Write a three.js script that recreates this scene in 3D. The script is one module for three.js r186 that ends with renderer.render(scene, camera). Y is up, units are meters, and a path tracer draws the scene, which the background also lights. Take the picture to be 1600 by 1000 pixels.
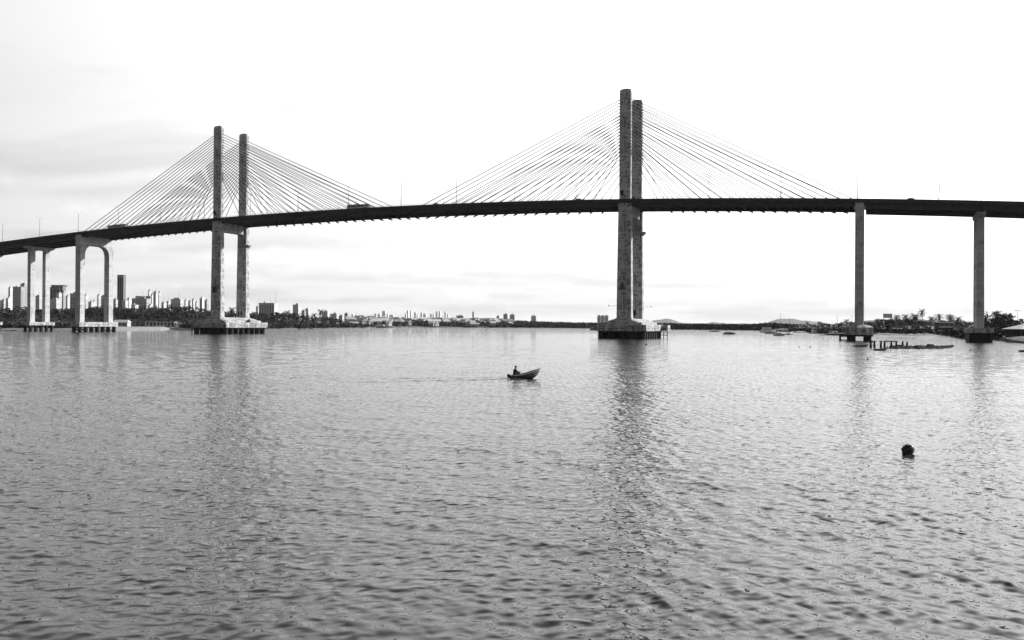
import * as THREE from 'three';
import { mergeGeometries, mergeVertices } from 'three/addons/utils/BufferGeometryUtils.js';
import { MarchingCubes } from 'three/addons/objects/MarchingCubes.js';
import { RoundedBoxGeometry } from 'three/addons/geometries/RoundedBoxGeometry.js';

// ------------------------------------------------------------------ camera, sky, sun, exposure
const scene = new THREE.Scene();
const FOCAL = 1425, EYE = 5.4;                       // focal length in pixels of the 1600 x 1000 photograph, eye height over the water
const camera = new THREE.PerspectiveCamera(2 * Math.atan(500 / FOCAL) * 180 / Math.PI, 1.6, 0.5, 40000);
camera.position.set(0, EYE, 0);
camera.rotation.order = 'YXZ';
camera.rotation.set(Math.atan(7 / FOCAL), 0, 0.006);
camera.updateMatrixWorld(true);

const renderer = new THREE.WebGLRenderer({ antialias: true });
renderer.toneMapping = THREE.LinearToneMapping;
renderer.toneMappingExposure = 2.3;
renderer.shadowMap.enabled = true;
renderer.setSize(1024, 640);

const SUN_AZ = 59 * Math.PI / 180, SUN_EL = 27 * Math.PI / 180;
const sunDir = new THREE.Vector3(Math.sin(SUN_AZ) * Math.cos(SUN_EL), Math.sin(SUN_EL), -Math.cos(SUN_AZ) * Math.cos(SUN_EL));
const SKY_GAIN = 1 / 2.3;

// noise used by sky, materials and terrain
function hash(x, y, z) { let h = Math.imul(x | 0, 374761393) ^ Math.imul(y | 0, 668265263) ^ Math.imul(z | 0, 2147483647 - 1013904223); h = Math.imul(h ^ (h >>> 13), 1274126177); h = Math.imul(h ^ (h >>> 16), 2246822519); return ((h ^ (h >>> 15)) >>> 0) / 4294967296; }
const fade = t => t * t * (3 - 2 * t);
const mix = (a, b, t) => a + (b - a) * t;
const sstep = (a, b, x) => { const t = Math.min(1, Math.max(0, (x - a) / (b - a))); return t * t * (3 - 2 * t); };
function vnoise(x, y, seed = 0, per = 0) {
  let xi = Math.floor(x), yi = Math.floor(y); const fx = fade(x - xi), fy = fade(y - yi);
  const w = (i) => per ? ((i % per) + per) % per : i;
  const a = hash(w(xi), w(yi), seed), b = hash(w(xi + 1), w(yi), seed), c = hash(w(xi), w(yi + 1), seed), d = hash(w(xi + 1), w(yi + 1), seed);
  return mix(mix(a, b, fx), mix(c, d, fx), fy);
}
function fbm(x, y, seed = 0, oct = 5, per = 0) { let s = 0, a = 0.5, n = 0; for (let o = 0; o < oct; o++) { s += a * vnoise(x, y, seed + o * 17, per); n += a; a *= 0.5; x *= 2; y *= 2; per *= 2; } return s / n; }
function rng(seed) { let s = seed >>> 0; return () => { s = (s + 0x6D2B79F5) >>> 0; let t = Math.imul(s ^ (s >>> 15), 1 | s); t = (t + Math.imul(t ^ (t >>> 7), 61 | t)) ^ t; return ((t ^ (t >>> 14)) >>> 0) / 4294967296; }; }

{ // a thin bright veil of high cloud, brightest round the sun, hazier along the horizon
  const W = 2048, H = 1024, data = new Float32Array(W * H * 4);
  for (let j = 0; j < H; j++) {
    const el = ((j + 0.5) / H - 0.5) * Math.PI, sy = Math.sin(el), cy = Math.cos(el);
    for (let i = 0; i < W; i++) {
      const az = ((i + 0.5) / W - 0.5) * 2 * Math.PI, x = Math.cos(az) * cy, z = Math.sin(az) * cy;
      const dot = Math.min(1, Math.max(-1, x * sunDir.x + sy * sunDir.y + z * sunDir.z));
      const th = Math.acos(dot) * 180 / Math.PI;
      const e = Math.max(el, 0) * 180 / Math.PI;
      const high = 2.7 * (1 - Math.exp(-(0.03 + 3.7 * Math.exp(-th / 33)) * 3.1 * (1 - 0.86 * sstep(16, 49, e)) / 2.7));   // the veil glows round the sun and thins to clear, darker sky overhead
      const haze = 0.80 + 0.5 * Math.exp(-th / 38);
      let L = mix(haze, high, sstep(0, 8, e));
      if (el > 0) {
        const k = 1 / (sy + 0.10), px = x * k, pz = z * k;
        const wob = fbm(px * 0.9 + 7, pz * 0.9, 3, 4);
        const streak = fbm(px * 1.1 + wob * 1.2, pz * 2.6 + wob * 1.2, 11, 6);
        const broad = fbm(px * 0.45 + 3, pz * 0.6 + 9, 29, 5);
        L *= 1 - 0.17 * sstep(0.40, 0.72, streak) - 0.02 * sstep(0.40, 0.70, broad) + 0.02;
        const puff = fbm(az * 26, e * 1.1, 51, 5) - Math.abs(e - 3.2) * 0.045;   // far cumulus heads low over the land
        L *= 1 + 0.07 * sstep(0.50, 0.60, puff) * sstep(0.2, 1.5, e);
      }
      L *= SKY_GAIN;
      const o = (j * W + i) * 4; data[o] = data[o + 1] = data[o + 2] = L; data[o + 3] = 1;
    }
  }
  const sky = new THREE.DataTexture(data, W, H, THREE.RGBAFormat, THREE.FloatType);
  sky.mapping = THREE.EquirectangularReflectionMapping; sky.magFilter = sky.minFilter = THREE.LinearFilter; sky.needsUpdate = true;
  scene.background = sky; scene.environment = sky;
}
const sun = new THREE.DirectionalLight(0xffffff, 5);
sun.position.copy(sunDir).multiplyScalar(900).add(new THREE.Vector3(-60, 0, -420));
sun.target.position.set(-60, 0, -420); sun.castShadow = true; sun.shadow.mapSize.set(4096, 4096); sun.shadow.radius = 2;
Object.assign(sun.shadow.camera, { left: -600, right: 600, top: 600, bottom: -600, near: 1, far: 3000 });
scene.add(sun, sun.target);
scene.fog = new THREE.FogExp2(0xf2f2f2, 0.000016);

// ------------------------------------------------------------------ pixels to places
function ray(u, v) { return new THREE.Vector3((u - 800) / FOCAL, -(v - 500) / FOCAL, -1).applyQuaternion(camera.quaternion); }
function onLevel(u, v, level = 0) { const d = ray(u, v); return d.multiplyScalar((level - EYE) / d.y).add(camera.position); }
function atDepth(u, v, depth) { const d = ray(u, v); return d.multiplyScalar(depth / -d.z).add(camera.position); }
const horizonAt = u => 507 + (u - 800) * 0.006;

// ------------------------------------------------------------------ naming
const used = new Map();
function numbered(n) { const k = used.get(n) || 0; used.set(n, k + 1); return k ? n + '_' + String(k).padStart(3, '0') : n; }
function tag(o, label, category, group) { o.userData.label = label; o.userData.category = category; if (group) o.userData.group = group; return o; }
function thing(name, label, category, pos = [0, 0, 0], turn = 0, group) {
  const g = new THREE.Group(); g.name = numbered(name); g.position.set(...pos); g.rotation.y = turn; scene.add(g); return tag(g, label, category, group);
}
function part(name, geo, mat, parent) { const m = new THREE.Mesh(geo, mat); m.name = name; parent.add(m); return m; }
function subgroup(name, parent) { const g = new THREE.Group(); g.name = name; parent.add(g); return g; }
function copy(src, pos, turn = 0, scale = 1, label, group) {
  const c = src.clone(); c.name = numbered(src.name.replace(/_\d{3}$/, '')); c.position.set(...pos); c.rotation.y = turn;
  if (Array.isArray(scale)) c.scale.set(...scale); else c.scale.setScalar(scale);
  c.userData = { ...src.userData }; if (label) c.userData.label = label; if (group) c.userData.group = group; scene.add(c); return c;
}
function structure(name, geo, mat) { const m = new THREE.Mesh(geo, mat); m.name = numbered(name); m.userData.kind = 'structure'; scene.add(m); return m; }

// ------------------------------------------------------------------ materials (the picture is black and white: every colour is a grey)
const grey = (l, rough = 0.9, extra = {}) => new THREE.MeshPhysicalMaterial({ color: new THREE.Color().setRGB(l, l, l), roughness: rough, specularIntensity: rough >= 0.7 ? 0.2 : 1, ...extra });
const srgb = l => { l = Math.min(1, Math.max(0, l)); return 255 * (l <= 0.0031308 ? l * 12.92 : 1.055 * Math.pow(l, 1 / 2.4) - 0.055); };
function texture(w, h, fn, mw, mh) {
  const d = new Uint8Array(w * h * 4);
  for (let j = 0; j < h; j++) for (let i = 0; i < w; i++) { const v = Math.round(srgb(fn(i / w, j / h))); const o = (j * w + i) * 4; d[o] = d[o + 1] = d[o + 2] = v; d[o + 3] = 255; }
  const t = new THREE.DataTexture(d, w, h); t.wrapS = t.wrapT = THREE.RepeatWrapping; t.magFilter = THREE.LinearFilter; t.minFilter = THREE.LinearMipmapLinearFilter; t.generateMipmaps = true;
  t.colorSpace = THREE.SRGBColorSpace; t.repeat.set(1 / mw, 1 / mh); t.needsUpdate = true; return t;
}
// weathered pylon concrete, 16 x 32 m: pour joints, form panels, blotches and run-off stains of mould
const pylonMap = texture(512, 1024, (u, v) => {
  const x = u * 16, y = v * 32;
  let l = 0.98 + 0.34 * (fbm(x * 0.5, y * 0.5, 5, 6, 8) - 0.5);
  l *= 0.88 + 0.24 * hash(Math.floor(y / 4), 3, 12);                                        // each pour has its own tone
  const jy = (y / 4) % 1, dj = Math.min(jy, 1 - jy) * 4;
  l *= 1 - 0.55 * sstep(0.16, 0.05, dj) * sstep(0.25, 0.5, vnoise(x, y / 4 + 0.5, 77, 16));
  const jx = (x / 1.6) % 1, dx = Math.min(jx, 1 - jx) * 1.6;
  l *= 1 - 0.16 * sstep(0.09, 0.02, dx) * sstep(0.35, 0.6, vnoise(x, y * 0.5, 78, 16));
  l *= 1 - 0.62 * sstep(0.47, 0.66, fbm(x * 4, y * 0.25, 91, 4, 64)) * sstep(0.36, 0.58, fbm(x * 0.5, y * 0.375, 21, 4, 8));   // run-off streaks
  l *= 1 - 0.5 * sstep(0.52, 0.66, fbm(x * 1, y * 2, 41, 6, 16));                            // mould
  l *= 1 - 0.45 * sstep(0.72, 0.84, vnoise(x * 1.5, y * 4, 14, 24 * 8)) * sstep(0.4, 0.55, vnoise(x * 0.5, y * 0.25, 16, 8));   // dark dashes left by the form ties
  return l * (0.9 + 0.2 * hash(u * 512 | 0, v * 1024 | 0, 3));
}, 16, 32);
// cleaner pier concrete with horizontal pour bands
const pierMap = texture(256, 1024, (u, v) => {
  const x = u * 8, y = v * 32, band = hash(Math.floor(y / 1.6), 4, 9);
  let l = 0.82 + 0.2 * band + 0.18 * (fbm(x, y, 15, 5, 8) - 0.5);
  const jy = (y / 1.6) % 1, dj = Math.min(jy, 1 - jy) * 1.6;
  l *= 1 - 0.3 * sstep(0.08, 0.02, dj);
  l *= 1 - 0.4 * sstep(0.58, 0.74, fbm(x * 2, y * 0.5, 33, 4, 16));
  return l * (0.95 + 0.1 * hash(u * 256 | 0, v * 1024 | 0, 7));
}, 8, 32);
const roughMap = texture(256, 256, (u, v) => 0.8 + 0.4 * (fbm(u * 8, v * 8, 8, 6, 8) - 0.5), 9, 9);
const M = {
  pylon: grey(0.36, 0.92, { map: pylonMap }), pier: grey(0.35, 0.92, { map: pierMap }), cap: grey(0.33, 0.92, { map: pylonMap }),
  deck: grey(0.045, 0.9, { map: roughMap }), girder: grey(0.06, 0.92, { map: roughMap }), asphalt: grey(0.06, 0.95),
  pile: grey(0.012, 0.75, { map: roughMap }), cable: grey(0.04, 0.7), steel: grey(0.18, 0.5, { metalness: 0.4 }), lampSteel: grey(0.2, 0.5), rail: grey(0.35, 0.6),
  black: grey(0.012, 0.8), markDark: grey(0.07, 0.85), markPale: grey(0.5, 0.85),
  leaf: grey(0.022, 0.8), leafMid: grey(0.034, 0.8), leafPale: grey(0.055, 0.8), palm: grey(0.02, 0.7), trunk: grey(0.10, 0.95),
  soil: grey(0.10, 1, { map: roughMap }), land: grey(0.07, 1, { map: roughMap }), sand: grey(0.24, 1, { map: roughMap }), hill: grey(0.07, 1, { map: roughMap }), rock: grey(0.014, 0.95, { map: roughMap }),
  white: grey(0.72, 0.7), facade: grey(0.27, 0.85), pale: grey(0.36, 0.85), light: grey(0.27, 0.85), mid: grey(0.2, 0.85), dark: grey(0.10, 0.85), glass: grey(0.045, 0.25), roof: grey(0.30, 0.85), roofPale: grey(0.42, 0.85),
  hullDark: grey(0.02, 0.55), hullWhite: grey(0.82, 0.4), wood: grey(0.16, 0.8), skin: grey(0.16, 0.7), cloth: grey(0.03, 0.95), cap2: grey(0.05, 0.95), tyre: grey(0.02, 0.9), chrome: grey(0.5, 0.3, { metalness: 0.8 }),
};

// ------------------------------------------------------------------ geometry helpers
function boxUV(g) {                                   // uv in metres from the face each triangle turns to
  g = g.index ? g.toNonIndexed() : g; if (!g.attributes.normal) g.computeVertexNormals();
  const p = g.attributes.position, n = g.attributes.normal, uv = new Float32Array(p.count * 2);
  const a = new THREE.Vector3(), b = new THREE.Vector3(), c = new THREE.Vector3();
  for (let i = 0; i < p.count; i += 3) {
    a.fromBufferAttribute(p, i); b.fromBufferAttribute(p, i + 1).sub(a); c.fromBufferAttribute(p, i + 2).sub(a); b.cross(c);
    const x = Math.abs(b.x), y = Math.abs(b.y), z = Math.abs(b.z);
    for (let k = i; k < i + 3; k++) {
      const X = p.getX(k), Y = p.getY(k), Z = p.getZ(k);
      if (y > x && y > z) { uv[2 * k] = X; uv[2 * k + 1] = Z; } else if (x > z) { uv[2 * k] = Z + 5.3; uv[2 * k + 1] = Y; } else { uv[2 * k] = X; uv[2 * k + 1] = Y; }
    }
  }
  g.setAttribute('uv', new THREE.BufferAttribute(uv, 2)); return g;
}
const box = (w, h, d, x = 0, y = 0, z = 0) => boxUV(new THREE.BoxGeometry(w, h, d).translate(x, y, z));     // centred
const slab = (x0, x1, y0, y1, z0, z1) => box(x1 - x0, y1 - y0, z1 - z0, (x0 + x1) / 2, (y0 + y1) / 2, (z0 + z1) / 2);
const rbox = (w, h, d, r, x = 0, y = 0, z = 0) => new RoundedBoxGeometry(w, h, d, 2, r).translate(x, y, z);
function merge(list) { return mergeGeometries(list.map(g => { g = g.index ? g.toNonIndexed() : g; for (const k of Object.keys(g.attributes)) if (!['position', 'normal', 'uv'].includes(k)) g.deleteAttribute(k); if (!g.attributes.uv) g.setAttribute('uv', new THREE.BufferAttribute(new Float32Array(g.attributes.position.count * 2), 2)); return g; })); }
function fromTris(v, smooth = false) { let g = new THREE.BufferGeometry(); g.setAttribute('position', new THREE.Float32BufferAttribute(v, 3)); if (smooth) g = mergeVertices(g, 1e-4); g.computeVertexNormals(); return smooth ? g : boxUV(g); }
function rod(a, b, r0, r1 = r0, seg = 6) {
  const A = new THREE.Vector3(...a), B = new THREE.Vector3(...b), d = B.clone().sub(A), L = d.length();
  const g = new THREE.CylinderGeometry(r1, r0, L, seg, 1).translate(0, L / 2, 0);
  g.applyQuaternion(new THREE.Quaternion().setFromUnitVectors(new THREE.Vector3(0, 1, 0), d.normalize())); return g.translate(A.x, A.y, A.z);
}
function prism(rings, capTop = true) {                // stacked eight-cornered sections {y, w, d, c, x, z}
  const v = [], P = rings.map(({ y, w, d, c = 0.25, x = 0, z = 0 }) => { const a = w / 2, b = d / 2; return [[a - c, -b], [a, -b + c], [a, b - c], [a - c, b], [-a + c, b], [-a, b - c], [-a, -b + c], [-a + c, -b]].map(([X, Z]) => [X + x, y, Z + z]); });
  for (let k = 0; k + 1 < P.length; k++) for (let i = 0; i < 8; i++) { const j = (i + 1) % 8, a = P[k][i], b = P[k][j], c = P[k + 1][j], d = P[k + 1][i]; v.push(...a, ...d, ...c, ...a, ...c, ...b); }
  const T = P[P.length - 1], B = P[0];
  for (let i = 1; i < 7; i++) { if (capTop) v.push(...T[0], ...T[i + 1], ...T[i]); v.push(...B[0], ...B[i], ...B[i + 1]); }
  return fromTris(v);
}
function loft(profile, stations, height) {            // closed profile of [z, y] swept along x, its y added to height(x)
  const v = [], at = (s, [z, y]) => [s, height(s) + y, z], n = profile.length;
  for (let k = 0; k + 1 < stations.length; k++) for (let i = 0; i < n; i++) {
    const j = (i + 1) % n, a = at(stations[k], profile[i]), b = at(stations[k], profile[j]), c = at(stations[k + 1], profile[j]), d = at(stations[k + 1], profile[i]);
    v.push(...a, ...d, ...c, ...a, ...c, ...b);
  }
  for (const [s, flip] of [[stations[0], 0], [stations[stations.length - 1], 1]]) for (let i = 1; i + 1 < n; i++) { const a = at(s, profile[0]), b = at(s, profile[i]), c = at(s, profile[i + 1]); flip ? v.push(...a, ...c, ...b) : v.push(...a, ...b, ...c); }
  return fromTris(v);
}
const rect = (z0, z1, y0, y1) => [[z0, y0], [z0, y1], [z1, y1], [z1, y0]];
const range = (a, b, step) => { const n = Math.max(1, Math.round(Math.abs(b - a) / step)); return Array.from({ length: n + 1 }, (_, i) => a + (b - a) * i / n); };

// ================================================================== WATER
function addRipple(dx, dy, tab, N, SN, p0, sm, sl, sx, sy) { for (let j = 0; j < N; j++) { let t = (p0 + sl * j) | 0, o = j * N; for (let i = 0; i < N; i++) { const s = tab[t & (SN - 1)]; dx[o] += sx * s; dy[o] += sy * s; t = (t + sm) | 0; o++; } } }
const WAVE_SLOPE = 0.022, BUMP_SLOPE = 0.018, RIPPLE_SLOPE = 0.016;
const BOAT = { at: onLevel(818, 591.5), turn: 0.33 };
{
  const R = rng(4), C = 40, KX = new Float64Array(C), KZ = new Float64Array(C), AM = new Float64Array(C), PH = new Float64Array(C), LA = new Float64Array(C), CX = new Float64Array(C), CZ = new Float64Array(C), main = Math.atan2(0.94, -0.34);
  for (let i = 0; i < C; i++) {
    const lam = 0.36 * Math.pow(17, Math.pow((i + R()) / C, 1.6)), ang = main + (R() + R() + R() - 1.5) * 1.7, k = 2 * Math.PI / lam;
    KX[i] = k * Math.cos(ang); KZ[i] = k * Math.sin(ang); AM[i] = WAVE_SLOPE * (lam < 1.3 ? 1 : Math.pow(1.3 / lam, 0.7)) / k; PH[i] = R() * 6.283; LA[i] = lam; CX[i] = Math.cos(ang); CZ[i] = Math.sin(ang);
  }
  const SN = 8192, TAB = new Float32Array(SN), TK = SN / (2 * Math.PI); for (let i = 0; i < SN; i++) TAB[i] = Math.sin(i / SN * 2 * Math.PI);
  const radii = [0.5]; let r = 0.5; while (r < 14) { r += 0.3; radii.push(r); } const stepAt = r => r < 110 ? 0.0042 : 0.0062; while (r < 900) { r *= 1 + stepAt(r); radii.push(r); } while (r < 15000) { r *= 1.1; radii.push(r); }
  const az = []; const half = 0.70; for (const a of range(-half, half, 0.0017)) az.push(a); const fineN = az.length; for (const a of range(half, 2 * Math.PI - half, 0.12).slice(1, -1)) az.push(a);
  const n = az.length, pos = new Float32Array(radii.length * n * 3), uv = new Float32Array(radii.length * n * 2), idx = new Uint32Array((radii.length - 1) * n * 6);
  const wx = -Math.cos(BOAT.turn), wz = Math.sin(BOAT.turn), W = new Float64Array(C), act = new Int32Array(C);
  for (let j = 0; j < radii.length; j++) {
    const d = radii[j], c = Math.max(0.3 * (d < 14), d * stepAt(d)); let na = 0;
    if (d > 1.5 && d < 850) for (let q = 0; q < C; q++) { const w = sstep(1.3 * c, 2.8 * c, LA[q]); if (w > 0) { act[na] = q; W[na++] = w; } }
    for (let i = 0; i < n; i++) {
      const x = Math.sin(az[i]) * d, z = -Math.cos(az[i]) * d; let y = 0, ox = 0, oz = 0;
      if (na && i < fineN) {
        for (let m = 0; m < na; m++) { const q = act[m], t = Math.floor((KX[q] * x + KZ[q] * z + PH[q]) * TK) & (SN - 1), e = AM[q] * W[m], g = e * 0.75 * TAB[(t + SN / 4) & (SN - 1)]; y += e * TAB[t]; ox += CX[q] * g; oz += CZ[q] * g; }
        const gust = 0.5 + 0.9 * fbm(x * 0.03 + 50, z * 0.03 + 80, 71, 3); y *= gust; ox *= gust; oz *= gust;
        const bx = x - BOAT.at.x, bz = z - BOAT.at.z, along = bx * wx + bz * wz, side = Math.abs(-bx * wz + bz * wx);   // the boat's wake, two diverging ridges astern
        if (along > 0.5 && along < 42 && side < 10) { const g = (w0, off) => Math.exp(-(((side - off) / w0) ** 2)), f = Math.exp(-along / 13); y += 0.13 * f * g(0.6, 0.3 + 0.05 * along) - 0.10 * f * g(0.6, 1.4 + 0.07 * along) + 0.08 * f * g(0.7, 2.6 + 0.1 * along); }
      }
      const o = j * n + i; pos[3 * o] = x + ox; pos[3 * o + 1] = y; pos[3 * o + 2] = z + oz;
      uv[2 * o] = 0.956 * x - 0.292 * z; uv[2 * o + 1] = 0.292 * x + 0.956 * z;
    }
  }
  let w = 0; for (let j = 0; j + 1 < radii.length; j++) for (let i = 0; i < n; i++) { const i2 = (i + 1) % n, a = j * n + i, b = j * n + i2, c = a + n, d = b + n; idx[w++] = a; idx[w++] = b; idx[w++] = c; idx[w++] = b; idx[w++] = d; idx[w++] = c; }
  const g = new THREE.BufferGeometry(); g.setAttribute('position', new THREE.BufferAttribute(pos, 3)); g.setAttribute('uv', new THREE.BufferAttribute(uv, 2)); g.setIndex(new THREE.BufferAttribute(idx, 1)); g.computeVertexNormals();
  // ripples of 18 to 80 cm, a 26 m square that tiles
  const N = 2048, T = 26, Q = rng(9), dx = new Float32Array(N * N), dy = new Float32Array(N * N);
  for (let q = 0; q < 44; q++) {
    const lam = 0.18 * Math.pow(4.6, Q()), ang = main - 0.297 + (Q() + Q() + Q() - 1.5) * 2.0, m = Math.round(T / lam * Math.cos(ang)), l = Math.round(T / lam * Math.sin(ang)), p0 = Q() * SN, h = Math.hypot(m, l) || 1, sx = RIPPLE_SLOPE * m / h, sy = RIPPLE_SLOPE * l / h, step = SN / N, crest = TAB.map((v, i) => TAB[(i + (420 * v | 0)) & (SN - 1)]);
    addRipple(dx, dy, crest, N, SN, Math.floor(p0), m * step, l * step, sx, sy);
  }
  const nd = new Uint8Array(N * N * 4); for (let i = 0; i < N * N; i++) { const gu = 0.45 + 1.1 * vnoise((i % N) / N * 8, ((i / N) | 0) / N * 8, 5, 8), a = -dx[i] * gu, b = -dy[i] * gu, q = 1 / Math.sqrt(a * a + b * b + 1); nd[4 * i] = 127.5 + 127.5 * a * q; nd[4 * i + 1] = 127.5 - 127.5 * b * q; nd[4 * i + 2] = 127.5 + 127.5 * q; nd[4 * i + 3] = 255; }
  const nm = new THREE.DataTexture(nd, N, N); nm.wrapS = nm.wrapT = THREE.RepeatWrapping; nm.magFilter = THREE.LinearFilter; nm.repeat.set(1 / T, 1 / T); nm.needsUpdate = true;
  const BN = 1024, BT = 17.3, ht = new Float32Array(BN * BN), none = new Float32Array(BN * BN);
  for (let q = 0; q < 40; q++) { const lam = 0.2 * Math.pow(5, Q()), ang = main + 0.45 + (Q() + Q() + Q() - 1.5) * 1.8; addRipple(ht, none, TAB, BN, SN, Math.floor(Q() * SN), Math.round(BT / lam * Math.cos(ang)) * SN / BN, Math.round(BT / lam * Math.sin(ang)) * SN / BN, BUMP_SLOPE * lam / 6.283, 0); }
  let lo = 1e9, hi = -1e9; for (const v of ht) { lo = Math.min(lo, v); hi = Math.max(hi, v); }
  const bd = new Float32Array(BN * BN * 4); for (let i = 0; i < BN * BN; i++) { bd[4 * i] = bd[4 * i + 1] = bd[4 * i + 2] = (ht[i] - lo) / (hi - lo); bd[4 * i + 3] = 1; }
  const bm = new THREE.DataTexture(bd, BN, BN, THREE.RGBAFormat, THREE.FloatType); bm.wrapS = bm.wrapT = THREE.RepeatWrapping; bm.magFilter = THREE.LinearFilter; bm.repeat.set(1 / BT, 1 / BT); bm.rotation = 0.6; bm.needsUpdate = true;
  structure('water', g, new THREE.MeshPhysicalMaterial({ color: new THREE.Color().setRGB(0.022, 0.022, 0.022), roughness: 0.04, ior: 1.333, normalMap: nm, bumpMap: bm, bumpScale: hi - lo }));
}

// ================================================================== THE BRIDGE
const LEAD = 'cable_stayed_bridge';
const bridge = thing(LEAD, 'long concrete cable stayed bridge with two twin legged pylons crossing the river', 'bridge', [46.3, 0, -374.6], -21.5 * Math.PI / 180);
const T_FAR = -19.5, MID = -9.75;                     // local z of the far cable plane and of the centre line; local x runs along the bridge
const H = s => -1.4823e-4 * s * s - 0.029874 * s + 57.06;   // top of the parapet
const ROAD = s => H(s) - 0.3;
const S0 = -632, S1 = 310, PORTALS = [-295.8, 90], PYLONS = [-206, 0];
{
  const all = range(S0, S1, 6), main = range(PORTALS[0], PORTALS[1], 4.5);
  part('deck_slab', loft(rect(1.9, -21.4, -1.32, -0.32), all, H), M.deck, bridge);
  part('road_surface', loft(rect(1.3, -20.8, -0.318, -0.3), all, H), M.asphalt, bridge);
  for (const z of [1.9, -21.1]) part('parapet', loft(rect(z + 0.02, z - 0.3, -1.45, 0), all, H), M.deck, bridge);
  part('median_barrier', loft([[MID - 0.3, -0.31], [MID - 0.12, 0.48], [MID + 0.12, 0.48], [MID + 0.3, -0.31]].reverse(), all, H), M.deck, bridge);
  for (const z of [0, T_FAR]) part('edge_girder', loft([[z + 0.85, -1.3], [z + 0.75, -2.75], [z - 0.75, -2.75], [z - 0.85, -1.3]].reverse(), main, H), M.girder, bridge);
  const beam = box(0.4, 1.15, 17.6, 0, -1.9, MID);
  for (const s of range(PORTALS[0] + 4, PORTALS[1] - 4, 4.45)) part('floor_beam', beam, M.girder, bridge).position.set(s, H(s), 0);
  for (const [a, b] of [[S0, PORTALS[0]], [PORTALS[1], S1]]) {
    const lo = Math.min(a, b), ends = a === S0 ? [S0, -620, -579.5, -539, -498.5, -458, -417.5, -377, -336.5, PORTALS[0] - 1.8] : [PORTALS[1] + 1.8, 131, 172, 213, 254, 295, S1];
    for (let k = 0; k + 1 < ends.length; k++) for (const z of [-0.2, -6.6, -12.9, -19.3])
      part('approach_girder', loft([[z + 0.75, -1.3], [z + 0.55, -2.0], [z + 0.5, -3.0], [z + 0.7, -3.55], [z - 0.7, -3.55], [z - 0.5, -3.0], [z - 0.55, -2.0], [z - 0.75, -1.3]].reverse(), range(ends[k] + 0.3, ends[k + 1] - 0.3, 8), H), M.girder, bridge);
  }
  // hand rails on top of the parapets of the approaches and along the stayed spans
  for (const z of [1.75, -21.25]) for (const [a, b] of [[S0, PORTALS[0]], [PORTALS[0], PYLONS[0] - 3], [PYLONS[0] + 3, PYLONS[1] - 3], [PYLONS[1] + 3, PORTALS[1]], [PORTALS[1], S1]]) {
    const tall = a === S0 || b === S1 ? 1.5 : 0.55, list = [];
    for (const s of range(a, b, tall > 1 ? 2.4 : 3)) list.push(box(0.07, tall, 0.07, s, H(s) + tall / 2, z));
    list.push(loft(rect(z + 0.03, z - 0.03, tall - 0.06, tall), range(a, b, 8), H), loft(rect(z + 0.025, z - 0.025, tall / 2, tall / 2 + 0.05), range(a, b, 8), H));
    part('hand_rail', merge(list), M.rail, bridge);
  }

  // ---- pylons
  for (const s0 of PYLONS) {
    const py = subgroup('pylon', bridge), h0 = H(s0), first = s0 === 0;
    for (const z of [0, T_FAR]) {
      part('leg', prism([{ y: 7.6, w: 6.2, d: 3.5, c: 0.3 }, { y: 30, w: 5.8, d: 3.2, c: 0.3 }, { y: h0 - 1.1, w: 5.3, d: 2.8, c: 0.3 }, { y: h0 - 1.05, w: 4.75, d: 2.5, c: 0.35 }, { y: 101.4, w: 4.75, d: 2.5, c: 0.35 }, { y: 102.2, w: 4.3, d: 2.2, c: 0.35 }, { y: 102.6, w: 1.6, d: 1.0, c: 0.3 }]).translate(s0, 0, z), M.pylon, py);
      part('stair_door', slab(s0 - 1.1 - 0.6, s0 - 1.1 + 0.6, ROAD(s0) + 2.0, ROAD(s0) + 3.9, z + 1.23, z + 1.275), M.black, py);
    }
    { // cross beam with rounded haunches
      const sh = new THREE.Shape(), t = h0 - 2.0, b = h0 - 6.4, r = 2.6, zi = 1.2, zo = 18.3; sh.moveTo(zi, t); sh.lineTo(zo, t); sh.lineTo(zo, b - r); sh.quadraticCurveTo(zo - 0.15, b, zo - r, b); sh.lineTo(zi + r, b); sh.quadraticCurveTo(zi + 0.15, b, zi, b - r); sh.closePath();
      const g = new THREE.ExtrudeGeometry(sh, { depth: 3.4, bevelEnabled: true, bevelSize: 0.08, bevelThickness: 0.08, bevelSegments: 1, curveSegments: 8 }).rotateY(Math.PI / 2).translate(s0 - 1.7, 0, 0);
      part('cross_beam', boxUV(g), M.pylon, py);
    }
    // little brackets on the legs below the deck
    const bracket = (x, y, z, dir) => { const v = new THREE.Shape([new THREE.Vector2(0, 0), new THREE.Vector2(1.5, 0), new THREE.Vector2(1.5, -0.35), new THREE.Vector2(0, -1.9)]); const g = new THREE.ExtrudeGeometry(v, { depth: 2.2, bevelEnabled: false }).translate(0, 0, -1.1); g.rotateY(dir); return boxUV(g.translate(x, y, z)); };
    part('bracket', bracket(s0, h0 - 11.6, -1.4, Math.PI / 2), M.pylon, py); part('bracket', bracket(s0, h0 - 11.6, T_FAR + 1.45, -Math.PI / 2), M.pylon, py); part('bracket', bracket(s0 + 2.65, h0 - 11.6, T_FAR, 0), M.pylon, py);
    // service ladder up the outer face of the near leg
    { const list = []; const yf = y => 1.62 + (30 - y) * 0.0067; for (const x of [-0.25, 0.25]) list.push(rod([s0 + x + 0.6, 9, yf(9) + 0.28], [s0 + x + 0.6, h0 - 4, 1.40 + 0.3], 0.05, 0.05, 4)); for (let y = 9.5; y < h0 - 4.5; y += 1.2) list.push(box(0.55, 0.07, 0.07, s0 + 0.6, y, mix(1.75, 1.40, (y - 8) / 48) + 0.28)); part('ladder', merge(list), M.steel, py); }
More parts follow.
